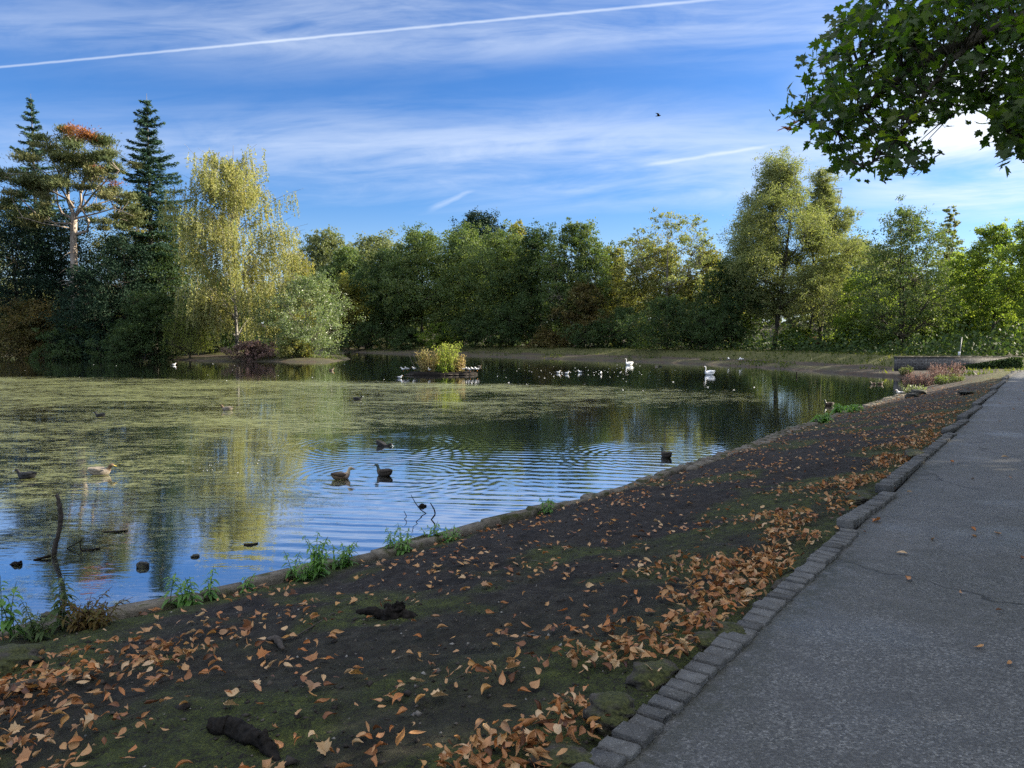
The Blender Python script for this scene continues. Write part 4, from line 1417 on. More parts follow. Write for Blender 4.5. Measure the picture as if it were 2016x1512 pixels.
def bank_grass():
    rng = np.random.default_rng(19)
    n = 110000
    q_ = rng.uniform(-.35, .75, n)
    y = rng.uniform(40, 128, n)
    x = q_ * y
    z, sd, ins, a, b, wn = terrain(x, y)
    dens = np.where((sd > 4.5) & (sd < 12), .45, 0) + np.where((sd > .15) & (sd < 3.2), .85, 0) * sstep(fbm(x * .4, y * .4, 3, 3), -.02, .2)
    dens = dens * (1 - .6 * wn) * (b > .1)
    k = (~ins) & (rng.random(n) < dens) & (np.hypot(x, y) > 35)
    P = np.stack([x, y, z], 1)[k]
    h = rng.uniform(.12, .36, len(P)) * np.where(sd[k] < 2.2, 1.1, .6)
    P[:, 2] += h * .4
    mb = MB()
    leafquads(mb, P, .38, rng, 0, .22, np.tile(np.array((0, 0, 1.0)), (len(P), 1)), None, .45)
    tag(mb.build('grass', MATS['grass_blade']), 'rough grass along the far bank and embankment', 'grass', kind='stuff')


bank_grass()


# ------------------------------------------------------------------ overhanging maple
def maple():
    rng = np.random.default_rng(31)
    base = np.array((9.4, 6.6, .02))
    root = thing('maple_tree', 'overhanging maple whose dark leafy boughs hang into the upper right', 'maple tree', tuple(base))
    tr, cr, ru = MB(), MB(), MB()
    tr.tube(np.array([base + (0, 0, -.1), base + (-.05, 0, 1.5), base + (-.2, .1, 3.2), base + (-.3, .1, 5.5), base + (-.2, 0, 8.5), base + (0, 0, 11)]), [.36, .30, .27, .22, .14, .05], 10)

    def w3(px, py, y):
        return atd(px, py, y)
    limbs = [
        ([base + (-.22, .1, 3.3), w3(2300, -20, 6.6), w3(2120, 10, 6.6), w3(2016, 41, 6.6), w3(1922, 74, 6.7), w3(1838, 110, 6.8), w3(1756, 164, 6.9), w3(1690, 225, 6.9), w3(1650, 262, 6.9)], .115, .010),
        ([w3(1922, 74, 6.7), w3(1880, 115, 6.5), w3(1838, 165, 6.4), w3(1800, 215, 6.3), w3(1775, 262, 6.3), w3(1745, 300, 6.3), w3(1700, 330, 6.3)], .030, .005),
        ([w3(1838, 110, 6.8), w3(1800, 100, 7.1), w3(1740, 98, 7.3), w3(1680, 120, 7.4), w3(1640, 160, 7.4)], .026, .005),
        ([w3(2120, 10, 6.6), w3(2000, -40, 7.0), w3(1880, -60, 7.3), w3(1780, -30, 7.4), w3(1720, 20, 7.4)], .045, .006),
        ([w3(1756, 164, 6.9), w3(1690, 170, 7.0), w3(1630, 190, 7.0), w3(1570, 225, 7.0)], .020, .004),
        ([w3(2120, 10, 6.6), w3(2080, 110, 6.2), w3(2040, 190, 6.0), w3(2010, 240, 6.0), w3(1985, 270, 6.0)], .035, .005),
        ([w3(1922, 74, 6.7), w3(1935, 130, 6.6), w3(1925, 180, 6.6), w3(1890, 215, 6.6)], .02, .004),
        ([w3(1775, 262, 6.3), w3(1790, 300, 6.3), w3(1800, 325, 6.3), w3(1795, 345, 6.3)], .010, .003),
        ([base + (-.3, .1, 5.2), base + (-2.5, 1.5, 6.5), base + (-4.5, 2.5, 7.2)], .12, .03),
        ([base + (-.3, .1, 4.8), base + (2.0, 2.5, 6.2), base + (4.0, 3.5, 7.0)], .12, .03),
        ([base + (-.3, .1, 5.0), base + (-1.5, -2.5, 6.5), base + (-2.8, -4.0, 7.4)], .12, .03),
    ]
    allp = []
    for P, r0, r1 in limbs:
        P = np.array(P)
        t = np.linspace(0, 1, len(P))
        tt = np.linspace(0, 1, len(P) * 4)
        Q = np.stack([np.interp(tt, t, P[:, k]) for k in range(3)], 1)
        Q[1:-1] = (Q[:-2] + Q[1:-1] * 2 + Q[2:]) / 4
        Q[1:-1] += rng.normal(0, .012, Q[1:-1].shape)
        tr.tube(Q, np.linspace(r0, r1, len(Q)), 7, cap=False)
        allp.append(Q)
    skel = np.concatenate(allp[:8])
    half = np.array([(0, 0), (.10, -.13), (.30, -.20), (.34, -.06), (.55, .08), (.43, .17), (.66, .42), (.46, .42), (.42, .50), (.26, .42), (.22, .56), (.30, .70), (.15, .72), (0, 1.05)])

    def mleaf(mb, p, size, rnd):
        nrm = unit(rng.normal(0, 1, 3) * .75 + np.array((-.15, -.45, .75)))
        a = rng.normal(0, 1, 3) + np.array((-.3, -.2, -.9))
        a = unit(a - nrm * (a @ nrm))
        b = np.cross(nrm, a)
        fold = rng.uniform(.05, .35)
        curl = rng.uniform(-.1, .25)
        for sgn in (1, -1):
            h_ = half * size
            V = p + np.outer(h_[:, 1], a) + np.outer(h_[:, 0] * sgn, b) + np.outer(np.abs(h_[:, 0]) * fold - h_[:, 1] ** 2 / size * curl, nrm)
            f = list(range(len(half)))
            mb.add(V, [f if sgn == 1 else f[::-1]], rnd)

    def poly_in(pts, poly):
        return inside(pts[:, 0], pts[:, 1], np.array(poly, float))
    A = [(1700, -60), (1690, 5), (1655, 45), (1618, 85), (1596, 130), (1585, 175), (1582, 200), (1572, 212), (1608, 225), (1606, 262), (1612, 290), (1640, 318), (1660, 335), (1685, 345), (1700, 325), (1735, 318),
         (1765, 335), (1785, 350), (1812, 340), (1818, 310), (1800, 285), (1778, 292), (1770, 262), (1790, 235), (1830, 226), (1860, 235), (1880, 215), (1925, 212), (1960, 200), (1985, 185), (2030, 160), (2100, 100), (2100, -60)]
    Bp = [(2060, 150), (2010, 175), (1985, 215), (1966, 250), (1985, 285), (2005, 300), (2060, 310)]
    cl = []
    for poly, n in ((A, 760), (Bp, 85)):
        poly_a = np.array(poly)
        lo, hi = poly_a.min(0), poly_a.max(0)
        k = 0
        while k < n:
            p = rng.uniform(lo, hi, (1, 2))
            if poly_in(p, poly)[0]:
                cl.append((p[0, 0], p[0, 1], rng.normal(6.9, .55) if poly is A else rng.normal(6.0, .3)))
                k += 1
    for _ in range(7):
        cl.append((rng.uniform(1550, 1590), rng.uniform(212, 236), 7.0))
    for (a, b, d) in cl:
        c = w3(a, b, d)
        j = np.argmin(np.linalg.norm(skel - c, axis=1))
        s0 = skel[j]
        if np.linalg.norm(c - s0) < .55:
            tr.tube(bez(s0, (s0 + c) / 2 + (0, 0, .06), c, 4), [.008, .006, .004, .0025], 4, cap=False)
        g_ = rng.random()
        for _ in range(rng.integers(4, 8)):
            p = c + rng.normal(0, .075, 3) * np.array((1, 1.3, .8))
            mleaf(cr, p, rng.uniform(.050, .092), np.clip(.5 * g_ + .45 * rng.random(), 0, 1))
    for (a, b) in ((1552, 262), (1556, 255), (1546, 258)):
        mleaf(ru, w3(a, b - 6, 7.0), .10, rng.random())
    # the rest of the crown, beyond the frame
    N = 11000
    P = np.array((9.6, 6.8, 8.0)) + unit(rng.normal(0, 1, (N, 3))) * (rng.random((N, 1)) ** .4) * np.array((6.2, 6.0, 4.6))
    v = P - np.array((0, 0, CAM_Z))
    zc = v[:, 1] * cos(PITCH) - v[:, 2] * sin(PITCH)
    ppx = 1008 + F_PX * v[:, 0] / np.maximum(zc, .1)
    ppy = 756 - F_PX * (v[:, 1] * sin(PITCH) + v[:, 2] * cos(PITCH)) / np.maximum(zc, .1)
    vis = (zc > .1) & (ppx < 2150) & (ppy > -90)
    P = P[~vis & (P[:, 2] > 2.6)]
    leafquads(cr, P, .17, rng, .8, .8)
    tr.build('trunk', MATS['bark_dark'], root, smooth=True)
    cr.build('crown', MATS['leaf_maple'], root)
    o = ru.build('rust_leaves', MATS['leaf_rust'], root)
    o['label'] = 'rust orange leaves at the tip of the lowest left twig'


maple()


# ------------------------------------------------------------------ stone wall, ivy, pole
def wall():
    mw = wall_mat()
    y = 52.0
    x0, x1 = (1766 - 1008) / F_PX * y, (2004 - 1008) / F_PX * y
    zb = -.85
    root = thing('stone_wall', 'low coursed stone wall across the far end of the bank', 'wall', ((x0 + x1) / 2, y, zb))
    mb = MB()
    mb.box(((x0 + x1) / 2, y + .18, zb + .48), (x1 - x0, .36, .96))
    mb.box((x1 + .15, y + 1.2, zb + .46), (.34, 2.6, .92))
    mb.build('wall_body', mw, root)
    cp = MB()
    rng = np.random.default_rng(3)
    x = x0 - .05
    while x < x1:
        L = rng.uniform(.5, .8)
        cp.box((x + L / 2, y + .18, zb + 1.0 + rng.normal(0, .006)), (L - .012, .44, .09), 0, .012, rng.random())
        x += L
    cp.build('coping', MATS['edging_stone'], root)
    rng = np.random.default_rng(5)
    iv = thing('ivy', 'dark ivy covering the right end of the stone wall', 'ivy', (x1 - 1.5, y - .1, zb))
    N = 5200
    xs = x1 + .25 - np.abs(rng.normal(0, 2.0, N))
    zt = .05 + .9 * rng.random(N) * np.clip(1.1 - (x1 - xs) / 5.5, .15, 1)
    P = np.stack([xs, y - .02 - np.abs(rng.normal(0, .13, N)), zb + zt], 1)
    mb = MB()
    leafquads(mb, P, .11, rng, .2, .8)
    mb.build('leaves', MATS['leaf_dark'], iv)
    st = MB()
    for k in range(14):
        xx = x1 - rng.uniform(0, 4.5)
        st.tube([(xx, y - .03, zb), (xx + rng.normal(0, .15), y - .04, zb + .3), (xx + rng.normal(0, .3), y - .04, zb + .7)], [.012, .009, .005], 4)
    st.build('stems', MATS['bark_dark'], iv)
    # leaning pole with a small white notice
    b = on_ground(1886, 727)
    tp = atd(1893.5, 664, b[1])
    pole = thing('pole', 'thin grey leaning pole with a small white notice before the wall', 'pole', tuple(b))
    mb = MB()
    mb.tube([b - (0, 0, .1), (b + tp) / 2, tp], [.035, .035, .033], 10)
    mb.build('shaft', MATS['metal_pole'], pole, smooth=True)
    nb = MB()
    c = b + (tp - b) * .49
    nb.box((c[0] - .09, c[1] - .075, c[2]), (.15, .05, .26), 0, .008)
    nb.build('notice_box', MATS['notice_white'], pole)


wall()


# shrubs of the near shore corner, and green plants along the edging
def heather(label, px, py, h, w_, mats, seed, n=2200, name='heather_bush', cat='heather bush', ls=.07):
    rng = np.random.default_rng(seed)
    b = on_ground(px, py)
    d = b[1]
    root = thing(name, label, cat, tuple(b))
    H, R = h / F_PX * d, w_ / F_PX * d / 2
    st, fo = MB(), MB()
    for k in range(70):
        an, rr = rng.uniform(0, 6.28), R * sqrt(rng.random()) * .8
        s0 = b + np.array((rr * cos(an), rr * sin(an), -.04))
        hh = H * rng.uniform(.5, 1.05) * (1 - .4 * (rr / R) ** 2)
        tp = s0 + np.array((cos(an) * .25 * hh, sin(an) * .25 * hh, hh)) + rng.normal(0, .05, 3)
        L = bez(s0, (s0 + tp) / 2 + rng.normal(0, .04, 3), tp, 4)
        st.tube(L, np.linspace(.012, .004, 4), 4, cap=False)
        m = n // 70
        u = rng.random(m) ** .8
        P = s0 + (tp - s0) * u[:, None] + rng.normal(0, .055 * max(.5, R), (m, 3))
        leafquads(fo, P, ls * max(1, d / 30), rng, .3, .4, np.tile(tp - s0, (m, 1)), np.clip(.7 * u + .4 * rng.random(m) - .05, 0, 1), .5)
    st.build('stems', MATS['stem_red'], root)
    fo.build('foliage', MATS[mats], root)


heather('pinkish willowherb clump at the water end of the near shore', 1812, 763, 36, 70, 'leaf_heather', 1, 2600)
heather('taller green and pink willowherb clump nearest the leaning pole', 1862, 752, 44, 62, 'leaf_heather', 2, 2600)
heather('low dark shrub hugging the right foot of the pink clumps', 1868, 755, 22, 60, 'leaf_mid', 3, 1800, 'shrub', 'shrub')
heather('pale green sedge tuft behind the gull on the near shore', 1800, 772, 14, 46, 'leaf_silver', 4, 900, 'sedge', 'sedge')
heather('small dark rush tuft at the water left of the pink clumps', 1783, 737, 18, 24, 'leaf_mid', 5, 700, 'rush', 'rush')


def bush_plant(label, px, py, h, w_, seed, n=10, mat='leaf_nettle', lean=.25, lsize=.085, name='nettle', cat='nettles', on=None, asp=.34, stem='stem_green', step=.042):
    """clump of upright stems with pairs of lance leaves"""
    rng = np.random.default_rng(seed)
    b = on_ground(px, py) if on is None else on
    d = b[1]
    H, R = h / F_PX * d, w_ / F_PX * d / 2
    root = thing(name, label, cat, tuple(b))
    st, fo = MB(), MB()
    for k in range(n):
        an, rr = rng.uniform(0, 6.28), R * sqrt(rng.random())
        s0 = b + np.array((rr * cos(an), rr * sin(an) * .6, -.10))
        hh = H * 1.2 * rng.uniform(.55, 1.05) + .1
        tp = s0 + np.array((rng.normal(0, lean) * hh, rng.normal(0, lean) * hh, hh))
        L = bez(s0, s0 + (0, 0, hh * .6), tp, 7)
        st.tube(L, np.linspace(.0055, .002, 7), 5, rng.random(), cap=False)
        lev = max(4, int(hh / step))
        for q_ in range(lev):
            u = .22 + .78 * (q_ + 1) / lev
            p = L[min(6, int(u * 6))] * 1.0
            p = s0 + (p - s0) if u < 1 else tp
            fr = u * 6 - int(u * 6)
            i0 = min(5, int(u * 6))
            p = L[i0] * (1 - fr) + L[i0 + 1] * fr
            a0 = q_ * 1.57 + rng.normal(0, .3)
            ls = lsize * 1.35 * (1.15 - .7 * u) * rng.uniform(.8, 1.25)
            for sgn in (0, pi):
                o = np.array((cos(a0 + sgn), sin(a0 + sgn), 0))
                side = np.array((-o[1], o[0], 0))
                up0 = rng.uniform(.1, .5)
                tt = np.array((0, .35, .7, 1.0))
                wv = np.array((.02, asp * .5, asp * .34, .01)) * ls
                mid = p + np.outer(tt * ls, o) + np.outer(tt * ls * up0 - tt ** 2 * ls * .75, (0, 0, 1))
                V = np.concatenate([mid + np.outer(wv, side) + np.outer(wv * .35, (0, 0, 1)), mid, mid - np.outer(wv, side) + np.outer(wv * .35, (0, 0, 1))])
                Fq = []
                for m in range(3):
                    Fq += [[m, m + 1, 5 + m, 4 + m], [4 + m, 5 + m, 9 + m, 8 + m]]
                fo.add(V, np.array(Fq), np.clip(rng.random() * .6 + .4 * u, 0, 1))
    st.build('stems', MATS[stem], root)
    fo.build('leaves', MATS[mat], root)
    return root


bush_plant('leafy nettle clump beside the leftmost leaf heap on the edging', 618, 1135, 66, 86, 1, 15)
bush_plant('tall single balsam stem leaning left of the leafy nettle clump', 556, 1142, 92, 10, 2, 2, lean=.12, lsize=.085, name='balsam', cat='balsam plant', asp=.5, step=.075)
bush_plant('nettle clump at the edging between two other nettle clumps', 675, 1118, 48, 40, 3, 7)
bush_plant('tall nettle clump right above the brown leaf pile on the edging', 742, 1104, 52, 16, 4, 4)
bush_plant('spreading nettle clump with brown leaves at its foot', 790, 1092, 46, 56, 5, 10)
bush_plant('low nettle row against the edging below the twigs', 868, 1068, 30, 66, 6, 12)
bush_plant('small rounded nettle tuft before the twigs in the water', 975, 1036, 24, 34, 7, 9)
bush_plant('single upright nettle tuft on the edging near the bend', 1076, 1010, 30, 26, 8, 5)
bush_plant('bushy green clump on the edging nearest the diving duck on the right', 1392, 910, 24, 80, 9, 14, lsize=.12)
bush_plant('tall green clump on the edging halfway along the bank', 1448, 888, 42, 56, 10, 14, lsize=.14)
bush_plant('second tall green clump further along the edging', 1524, 862, 38, 56, 11, 16, lsize=.15)
bush_plant('small green tuft between the two tall clumps', 1490, 876, 26, 36, 12, 9, lsize=.13)
bush_plant('low green tuft on the far part of the edging', 1618, 832, 18, 30, 13, 9, lsize=.17)
bush_plant('low wide green patch on the farthest part of the edging', 1668, 815, 18, 56, 14, 14, lsize=.18)
bush_plant('broad leaved balsam stems before the mossy rock in the water', 240, 1216, 108, 36, 15, 3, lean=.10, lsize=.095, name='balsam', cat='balsam plant', asp=.62, step=.085)
bush_plant('dark drooping willowherb stem left of the reddish dock', 128, 1240, 108, 14, 16, 3, 'leaf_mid', .05, .11, 'willowherb', 'willowherb')
bush_plant('tall balsam at the left edge of the photo', 22, 1262, 120, 44, 17, 4, lean=.10, lsize=.085, name='balsam', cat='balsam plant', asp=.55, step=.075)
bush_plant('thin young stems right of the tall left balsam', 62, 1256, 66, 50, 18, 7, 'leaf_mid', .25, .075, 'willowherb', 'willowherb')
bush_plant('reddish brown dock clump at the edging', 178, 1238, 56, 70, 19, 26, 'leaf_dockred', .4, .07, 'dock', 'dock', stem='stem_red')
bush_plant('bright green sprouts right of the balsam stems', 360, 1196, 58, 56, 20, 6, lean=.22, lsize=.10)
bush_plant('single thin sprout beside the little wooden stub', 482, 1166, 36, 24, 21, 2, lean=.2, lsize=.10)
bush_plant('tall sprout at the right of the bright green sprouts', 412, 1182, 62, 12, 22, 2, lean=.12, lsize=.095)


# ------------------------------------------------------------------ little island
def island():
    rng = np.random.default_rng(8)
    c = at(867, 738, WATER_Z)
    d = c[1]
    s = d / F_PX
    root = thing('nesting_island', 'small dark nesting island raft in the middle of the pond', 'island', tuple(c))
    mb = MB()
    nseg = 26
    ring = []
    for zz, k in ((-.15, 1.0), (.10, 1.0), (.20, .93), (.26, .6)):
        for j in range(nseg):
            an = j / nseg * 2 * pi
            rr = 1 + .10 * sin(3 * an + 1) + .06 * sin(7 * an)
            ring.append(c + np.array((65 * s * k * rr * cos(an), 30 * s * k * rr * sin(an), zz + rng.normal(0, .012))))
    Fq = [[r * nseg + j, r * nseg + (j + 1) % nseg, (r + 1) * nseg + (j + 1) % nseg, (r + 1) * nseg + j] for r in range(3) for j in range(nseg)]
    mb.add(np.array(ring), Fq + [list(range(3 * nseg, 4 * nseg))])
    mb.build('soil_mound', MATS['wet_wood'], root)
    for k in range(9):
        px = 809 + k * 14.5 + rng.normal(0, 2)
        p0 = c + np.array(((px - 867) * s, -30 * s - .03 + .55 * s * abs(px - 867) * .4, .06))
        lb = MB()
        lb.tube([p0 + (-.36, 0, 0), p0, p0 + (.36, .03, .01)], [.035, .045, .03], 7, rng.random())
        lb.build('log', MATS['deadwood'], root)

    def plant(label, px, h, w_, mat, n, seed, name='shrub', cat='shrub', dy=0.0):
        b = c + np.array(((px - 867) * s, dy, .24))
        r_ = np.random.default_rng(seed)
        o = thing(name, label, cat, tuple(b))
        st, fo = MB(), MB()
        H, R = h * s, w_ * s / 2
        for k in range(34):
            an, rr = r_.uniform(0, 6.28), R * sqrt(r_.random()) * .55
            s0 = b + np.array((rr * cos(an), rr * sin(an), -.05))
            hh = H * r_.uniform(.45, 1.05)
            tp = s0 + np.array((cos(an) * R * .55 * r_.random(), sin(an) * R * .55 * r_.random(), hh))
            st.tube([s0, (s0 + tp) / 2 + r_.normal(0, .04, 3), tp], [.018, .012, .006], 4, cap=False)
            m = n // 34
            u = r_.random(m)
            P = s0 + (tp - s0) * u[:, None] + r_.normal(0, .085, (m, 3))
            leafquads(fo, P, .13, r_, .3, .5, np.tile(tp - s0, (m, 1)), np.clip(.5 * r_.random() + .5 * r_.random(m), 0, 1), .6)
        st.build('stems', MATS['stem_red'], o)
        fo.build('foliage', MATS[mat], o)
    plant('sunlit lime green shrub on the right half of the nesting island', 882, 56, 62, 'leaf_lime', 3800, 1)
    plant('cream and pink sunlit loosestrife left of the lime shrub', 844, 42, 50, 'leaf_cream', 2800, 2, 'loosestrife', 'loosestrife', -.1)
    plant('orange tinged loosestrife at the right rim of the island', 904, 34, 26, 'leaf_cream', 1000, 3, 'loosestrife', 'loosestrife', -.2)
    plant('low grass tuft at the front foot of the lime shrub', 876, 16, 40, 'leaf_bright', 900, 4, 'grass_tuft', 'grass tuft', -.45)
    # bare twiggy branches on the left
    b = c + np.array(((828 - 867) * s, -.1, .2))
    o = thing('dead_branch', 'bare forked branches sticking up at the left of the island', 'branch', tuple(b))
    mb = MB()
    for (x0, y0, x1, y1, x2, y2) in ((826, 722, 813, 712, 807, 691), (828, 722, 822, 705, 814, 688), (830, 722, 826, 700, 821, 687), (834, 722, 833, 705, 832, 690)):
        p = [c + np.array(((a - 867) * s, -.1, .24 + (722 - b_) * s)) for a, b_ in ((x0, y0), (x1, y1), (x2, y2))]
        mb.tube(bez(*p, 6), np.linspace(.035, .014, 6), 5)
    mb.build('branch', MATS['bark_grey'], o)
    return c, s


ISL, ISL_S = island()


# ------------------------------------------------------------------ birds
def duck_meshes(style):
    """a swimming duck, waterline at z = 0, facing +X; returns body, wing, bill meshes"""
    pal = {
        'hen': ['duck_brown', 'duck_breast', 'duck_face', 'duck_wing', 'bill_orange'],
        'drake': ['bird_dark', 'duck_wing', 'duck_green', 'bird_dark', 'bill_yellow'],
        'coot': ['bird_black', 'bird_black', 'bird_black', 'bird_black', 'notice_white'],
        'pale': ['duck_pale', 'duck_pale', 'duck_brown', 'duck_pale', 'bill_yellow'],
    }[style]
    up = .0 if style in ('hen', 'drake') else -.035
    mb = MB()
    R = [((-.235, 0, .125), .008, .005), ((-.205, 0, .102), .042, .026), ((-.155, 0, .074), .076, .062), ((-.085, 0, .062), .098, .086), ((-.01, 0, .052), .106, .096),
         ((.06, 0, .056), .098, .092), ((.115, 0, .074), .074, .076), ((.150, 0, .112 + up * .3), .042, .052), ((.164, 0, .155 + up * .6), .029, .036), ((.176, 0, .192 + up), .030, .034),
         ((.196, 0, .222 + up), .036, .037), ((.226, 0, .226 + up), .033, .033), ((.248, 0, .219 + up), .021, .022), ((.258, 0, .215 + up), .008, .008)]
    mi = [3, 0, 0, 0, 0, 1, 1, 1 if style == 'hen' else 2, 2, 2, 2, 2, 2, 2]
    if style == 'hen':
        mi = [3, 0, 0, 0, 0, 1, 1, 2, 2, 2, 2, 2, 2, 2]
    mb.loft(R, 14, mi)
    body = mb.mesh('body', [MATS[p] for p in pal[:4]], True)
    bl = MB()
    bl.loft([((.252, 0, .216 + up), .013, .014), ((.278, 0, .207 + up), .014, .009), ((.304, 0, .202 + up), .015, .005), ((.314, 0, .201 + up), .006, .003)], 8)
    bill = bl.mesh('bill', MATS[pal[4]], True)
    wings = []
    for sg in (1, -1):
        wb = MB()
        wb.loft([((-.225, sg * .022, .140), .008, .008), ((-.165, sg * .056, .126), .022, .028), ((-.08, sg * .080, .108), .028, .048), ((.02, sg * .084, .098), .026, .048), ((.085, sg * .070, .088), .010, .022)], 8)
        wings.append(wb.mesh('wing', MATS[pal[3]], True))
    return body, wings, bill


DM = {k: duck_meshes(k) for k in ('hen', 'drake', 'coot', 'pale')}


def child(name, mesh, root):
    o = bpy.data.objects.new(name, mesh)
    COL.objects.link(o)
    o.parent = root
    return o


def duck(label, px, py, heading, style, scale=1.0, cat='duck', name='duck', dive=False):
    p = at(px, py, WATER_Z)
    root = thing(name, label, cat, tuple(p), radians(heading), 'water birds on the pond')
    root.scale = (scale * .86,) * 3
    body, wings, bill = DM[style]
    child('body', body, root)
    for w_ in wings:
        child('wing', w_, root)
    child('bill', bill, root)
    if dive:
        root.rotation_euler = (0, radians(22), radians(heading))
        root.location.z -= .035 * scale
    return root


duck('brown hen mallard with pale face swimming towards the right', 672, 943, 28, 'hen', 1.0)
duck('dark green headed drake mallard facing left beside the hen', 756, 936, 152, 'drake', 1.0)
duck('dark dabbling duck with head down in the ring of ripples', 752, 878, -10, 'coot', 1.0, dive=True)
duck('duck seen from behind in the ripples near the right bank', 1311, 900, 112, 'drake', 1.0)
duck('small black coot at the left edge of the algae', 52, 942, 180, 'coot', .98, 'coot', 'coot')
duck('pale grey brown duck resting on the bright algae', 198, 935, 8, 'pale', 1.15)
duck('dark coot on the upper left algae', 197, 821, 175, 'coot', .95, 'coot', 'coot')
duck('pale brown duck on the algae below the weeping birch', 447, 808, 180, 'pale', 1.1)
duck('dark low duck on the algae left of the island', 704, 788, 0, 'coot', 1.0)
duck('duck swimming with a faint wake before the wooded point', 652, 730, 0, 'hen', 1.0)
duck('duck leaving a bright wake near the far part of the edging', 1632, 799, 190, 'drake', 1.1)
duck('left of two small ducks near the pink willowherb', 1719, 757, 180, 'hen', .8)
duck('right of two small ducks near the pink willowherb', 1733, 757, 0, 'hen', .8)
duck('grey duck alone behind the row of white gulls', 944, 722, 0, 'pale', .8)
duck('first of two ducks near the far shore right of the left swan', 1292, 722, 180, 'pale', .7)
duck('second of two ducks near the far shore right of the left swan', 1300, 722, 0, 'coot', .7)


def swan(label, px, py, heading):
    p = at(px, py, WATER_Z)
    root = thing('swan', label, 'swan', tuple(p), radians(heading), 'swans on the pond')
    root.scale = (.76, .76, .76)
    mb = MB()
    R = [((-.62, 0, .22), .01, .01), ((-.54, 0, .20), .09, .05), ((-.38, 0, .15), .17, .13), ((-.15, 0, .12), .24, .19), ((.05, 0, .12), .25, .20), ((.22, 0, .14), .20, .18), ((.33, 0, .19), .12, .13),
         ((.385, 0, .28), .062, .07), ((.390, 0, .40), .046, .052), ((.375, 0, .52), .040, .045), ((.372, 0, .64), .037, .042), ((.395, 0, .735), .038, .042), ((.45, 0, .775), .046, .047), ((.51, 0, .765), .042, .040), ((.55, 0, .745), .026, .024)]
    mb.loft(R, 14)
    child('body', mb.mesh('body', MATS['bird_white'], True), root)
    for sg in (1, -1):
        wb = MB()
        wb.loft([((-.66, sg * .06, .34), .01, .015), ((-.5, sg * .12, .34), .05, .08), ((-.25, sg * .19, .31), .07, .13), ((0, sg * .21, .27), .07, .14), ((.18, sg * .17, .22), .03, .08)], 10)
        child('wing', wb.mesh('wing', MATS['bird_white'], True), root)
    bl = MB()
    bl.loft([((.535, 0, .748), .024, .022), ((.585, 0, .725), .018, .014), ((.635, 0, .705), .016, .008), ((.648, 0, .700), .006, .004)], 8)
    child('bill', bl.mesh('bill', MATS['bill_orange'], True), root)


swan('white swan farther off near the far shore', 1238, 719, 205)
swan('white swan in open water nearer the right bank', 1396, 738, 200)


def gull_mesh():
    mb = MB()
    R = [((-.22, 0, .12), .008, .006), ((-.17, 0, .125), .028, .012), ((-.10, 0, .115), .055, .042), ((0, 0, .105), .070, .060), ((.07, 0, .115), .062, .058), ((.115, 0, .150), .042, .045),
         ((.135, 0, .190), .034, .036), ((.155, 0, .215), .036, .036), ((.18, 0, .218), .030, .030), ((.20, 0, .212), .014, .014)]
    mb.loft(R, 12)
    body = mb.mesh('body', MATS['bird_white'], True)
    ws = []
    for sg in (1, -1):
        wb = MB()
        wb.loft([((-.27, sg * .02, .135), .006, .004), ((-.18, sg * .045, .135), .014, .016), ((-.08, sg * .062, .130), .018, .036), ((.03, sg * .062, .125), .016, .040), ((.075, sg * .050, .122), .006, .015)], 8, [1, 1, 0, 0, 0])
        ws.append(wb.mesh('wing', [MATS['bird_grey'], MATS['bird_black']], True))
    bl = MB()
    bl.loft([((.195, 0, .213), .011, .011), ((.225, 0, .207), .008, .008), ((.245, 0, .200), .003, .003)], 6)
    lg = []
    for sg in (1, -1):
        l_ = MB()
        l_.tube([(.0, sg * .028, .06), (.005, sg * .028, .03), (.0, sg * .028, -.03), (.035, sg * .028, -.035)], [.006, .005, .005, .004], 5)
        lg.append(l_.mesh('leg', MATS['bill_orange']))
    return body, ws, bl.mesh('bill', MATS['bill_orange'], True), lg


GM = gull_mesh()


def gull(label, p, heading, scale=1.0, legs=True, group='gulls around the pond'):
    root = thing('gull', label, 'gull', tuple(p), radians(heading), group)
    root.scale = (scale,) * 3
    child('body', GM[0], root)
    for w_ in GM[1]:
        child('wing', w_, root)
    child('bill', GM[2], root)
    if legs:
        for l_ in GM[3]:
            child('leg', l_, root)


def isl(px, dy, dz=.27):
    return ISL + np.array(((px - 867) * ISL_S, dy, dz))


for lab, px, dy, hd in (
        ('white gull lowest at the left tip of the island', 796, -.35, 200), ('white gull behind the lowest one at the left tip', 802, .1, 210), ('white gull under the bare branches of the island', 816, .25, 190),
        ('gull at the front rim below the cream loosestrife', 848, -.75, 250), ('gull nearest the lime shrub on the right of the island', 913, -.2, 200), ('second gull right of the lime shrub', 922, -.1, 160),
        ('dark backed gull in the middle of the right hand row', 927, -.45, 150), ('third white gull in the right hand island row', 933, -.15, 200), ('outermost gull at the right tip of the island', 940, -.15, 210)):
    gull(lab, isl(px, dy, .30 if dy > -.4 else .27), hd, 1.08)
for lab, px, py, hd in (('leftmost of four white gulls floating beyond the algae', 1098, 735, 10), ('second from left of four floating white gulls', 1115, 736.5, 5), ('third from left of four floating white gulls', 1143, 734, 170),
                        ('rightmost of four white gulls floating beyond the algae', 1183, 737, 80), ('white gull alone on the water left of the island', 786, 745, 0), ('white gull on the water below the weeping willow', 342, 719, 30)):
    p = at(px, py, WATER_Z)
    gull(lab, p - (0, 0, .055), hd, 1.1, False)
for lab, px, py, hd in (('leftmost gull standing on the far earth bank', 1435, 711, 90), ('middle gull standing on the far earth bank', 1454, 712, 30), ('rightmost gull standing on the far earth bank', 1461, 711, 200)):
    p = on_ground(px, py)
    gull(lab, p + (0, 0, .04), hd, 1.3)
p = on_ground(1771, 781)
gull('gull standing on the stones of the near shore', p + (0, 0, .05), 195, 1.0)


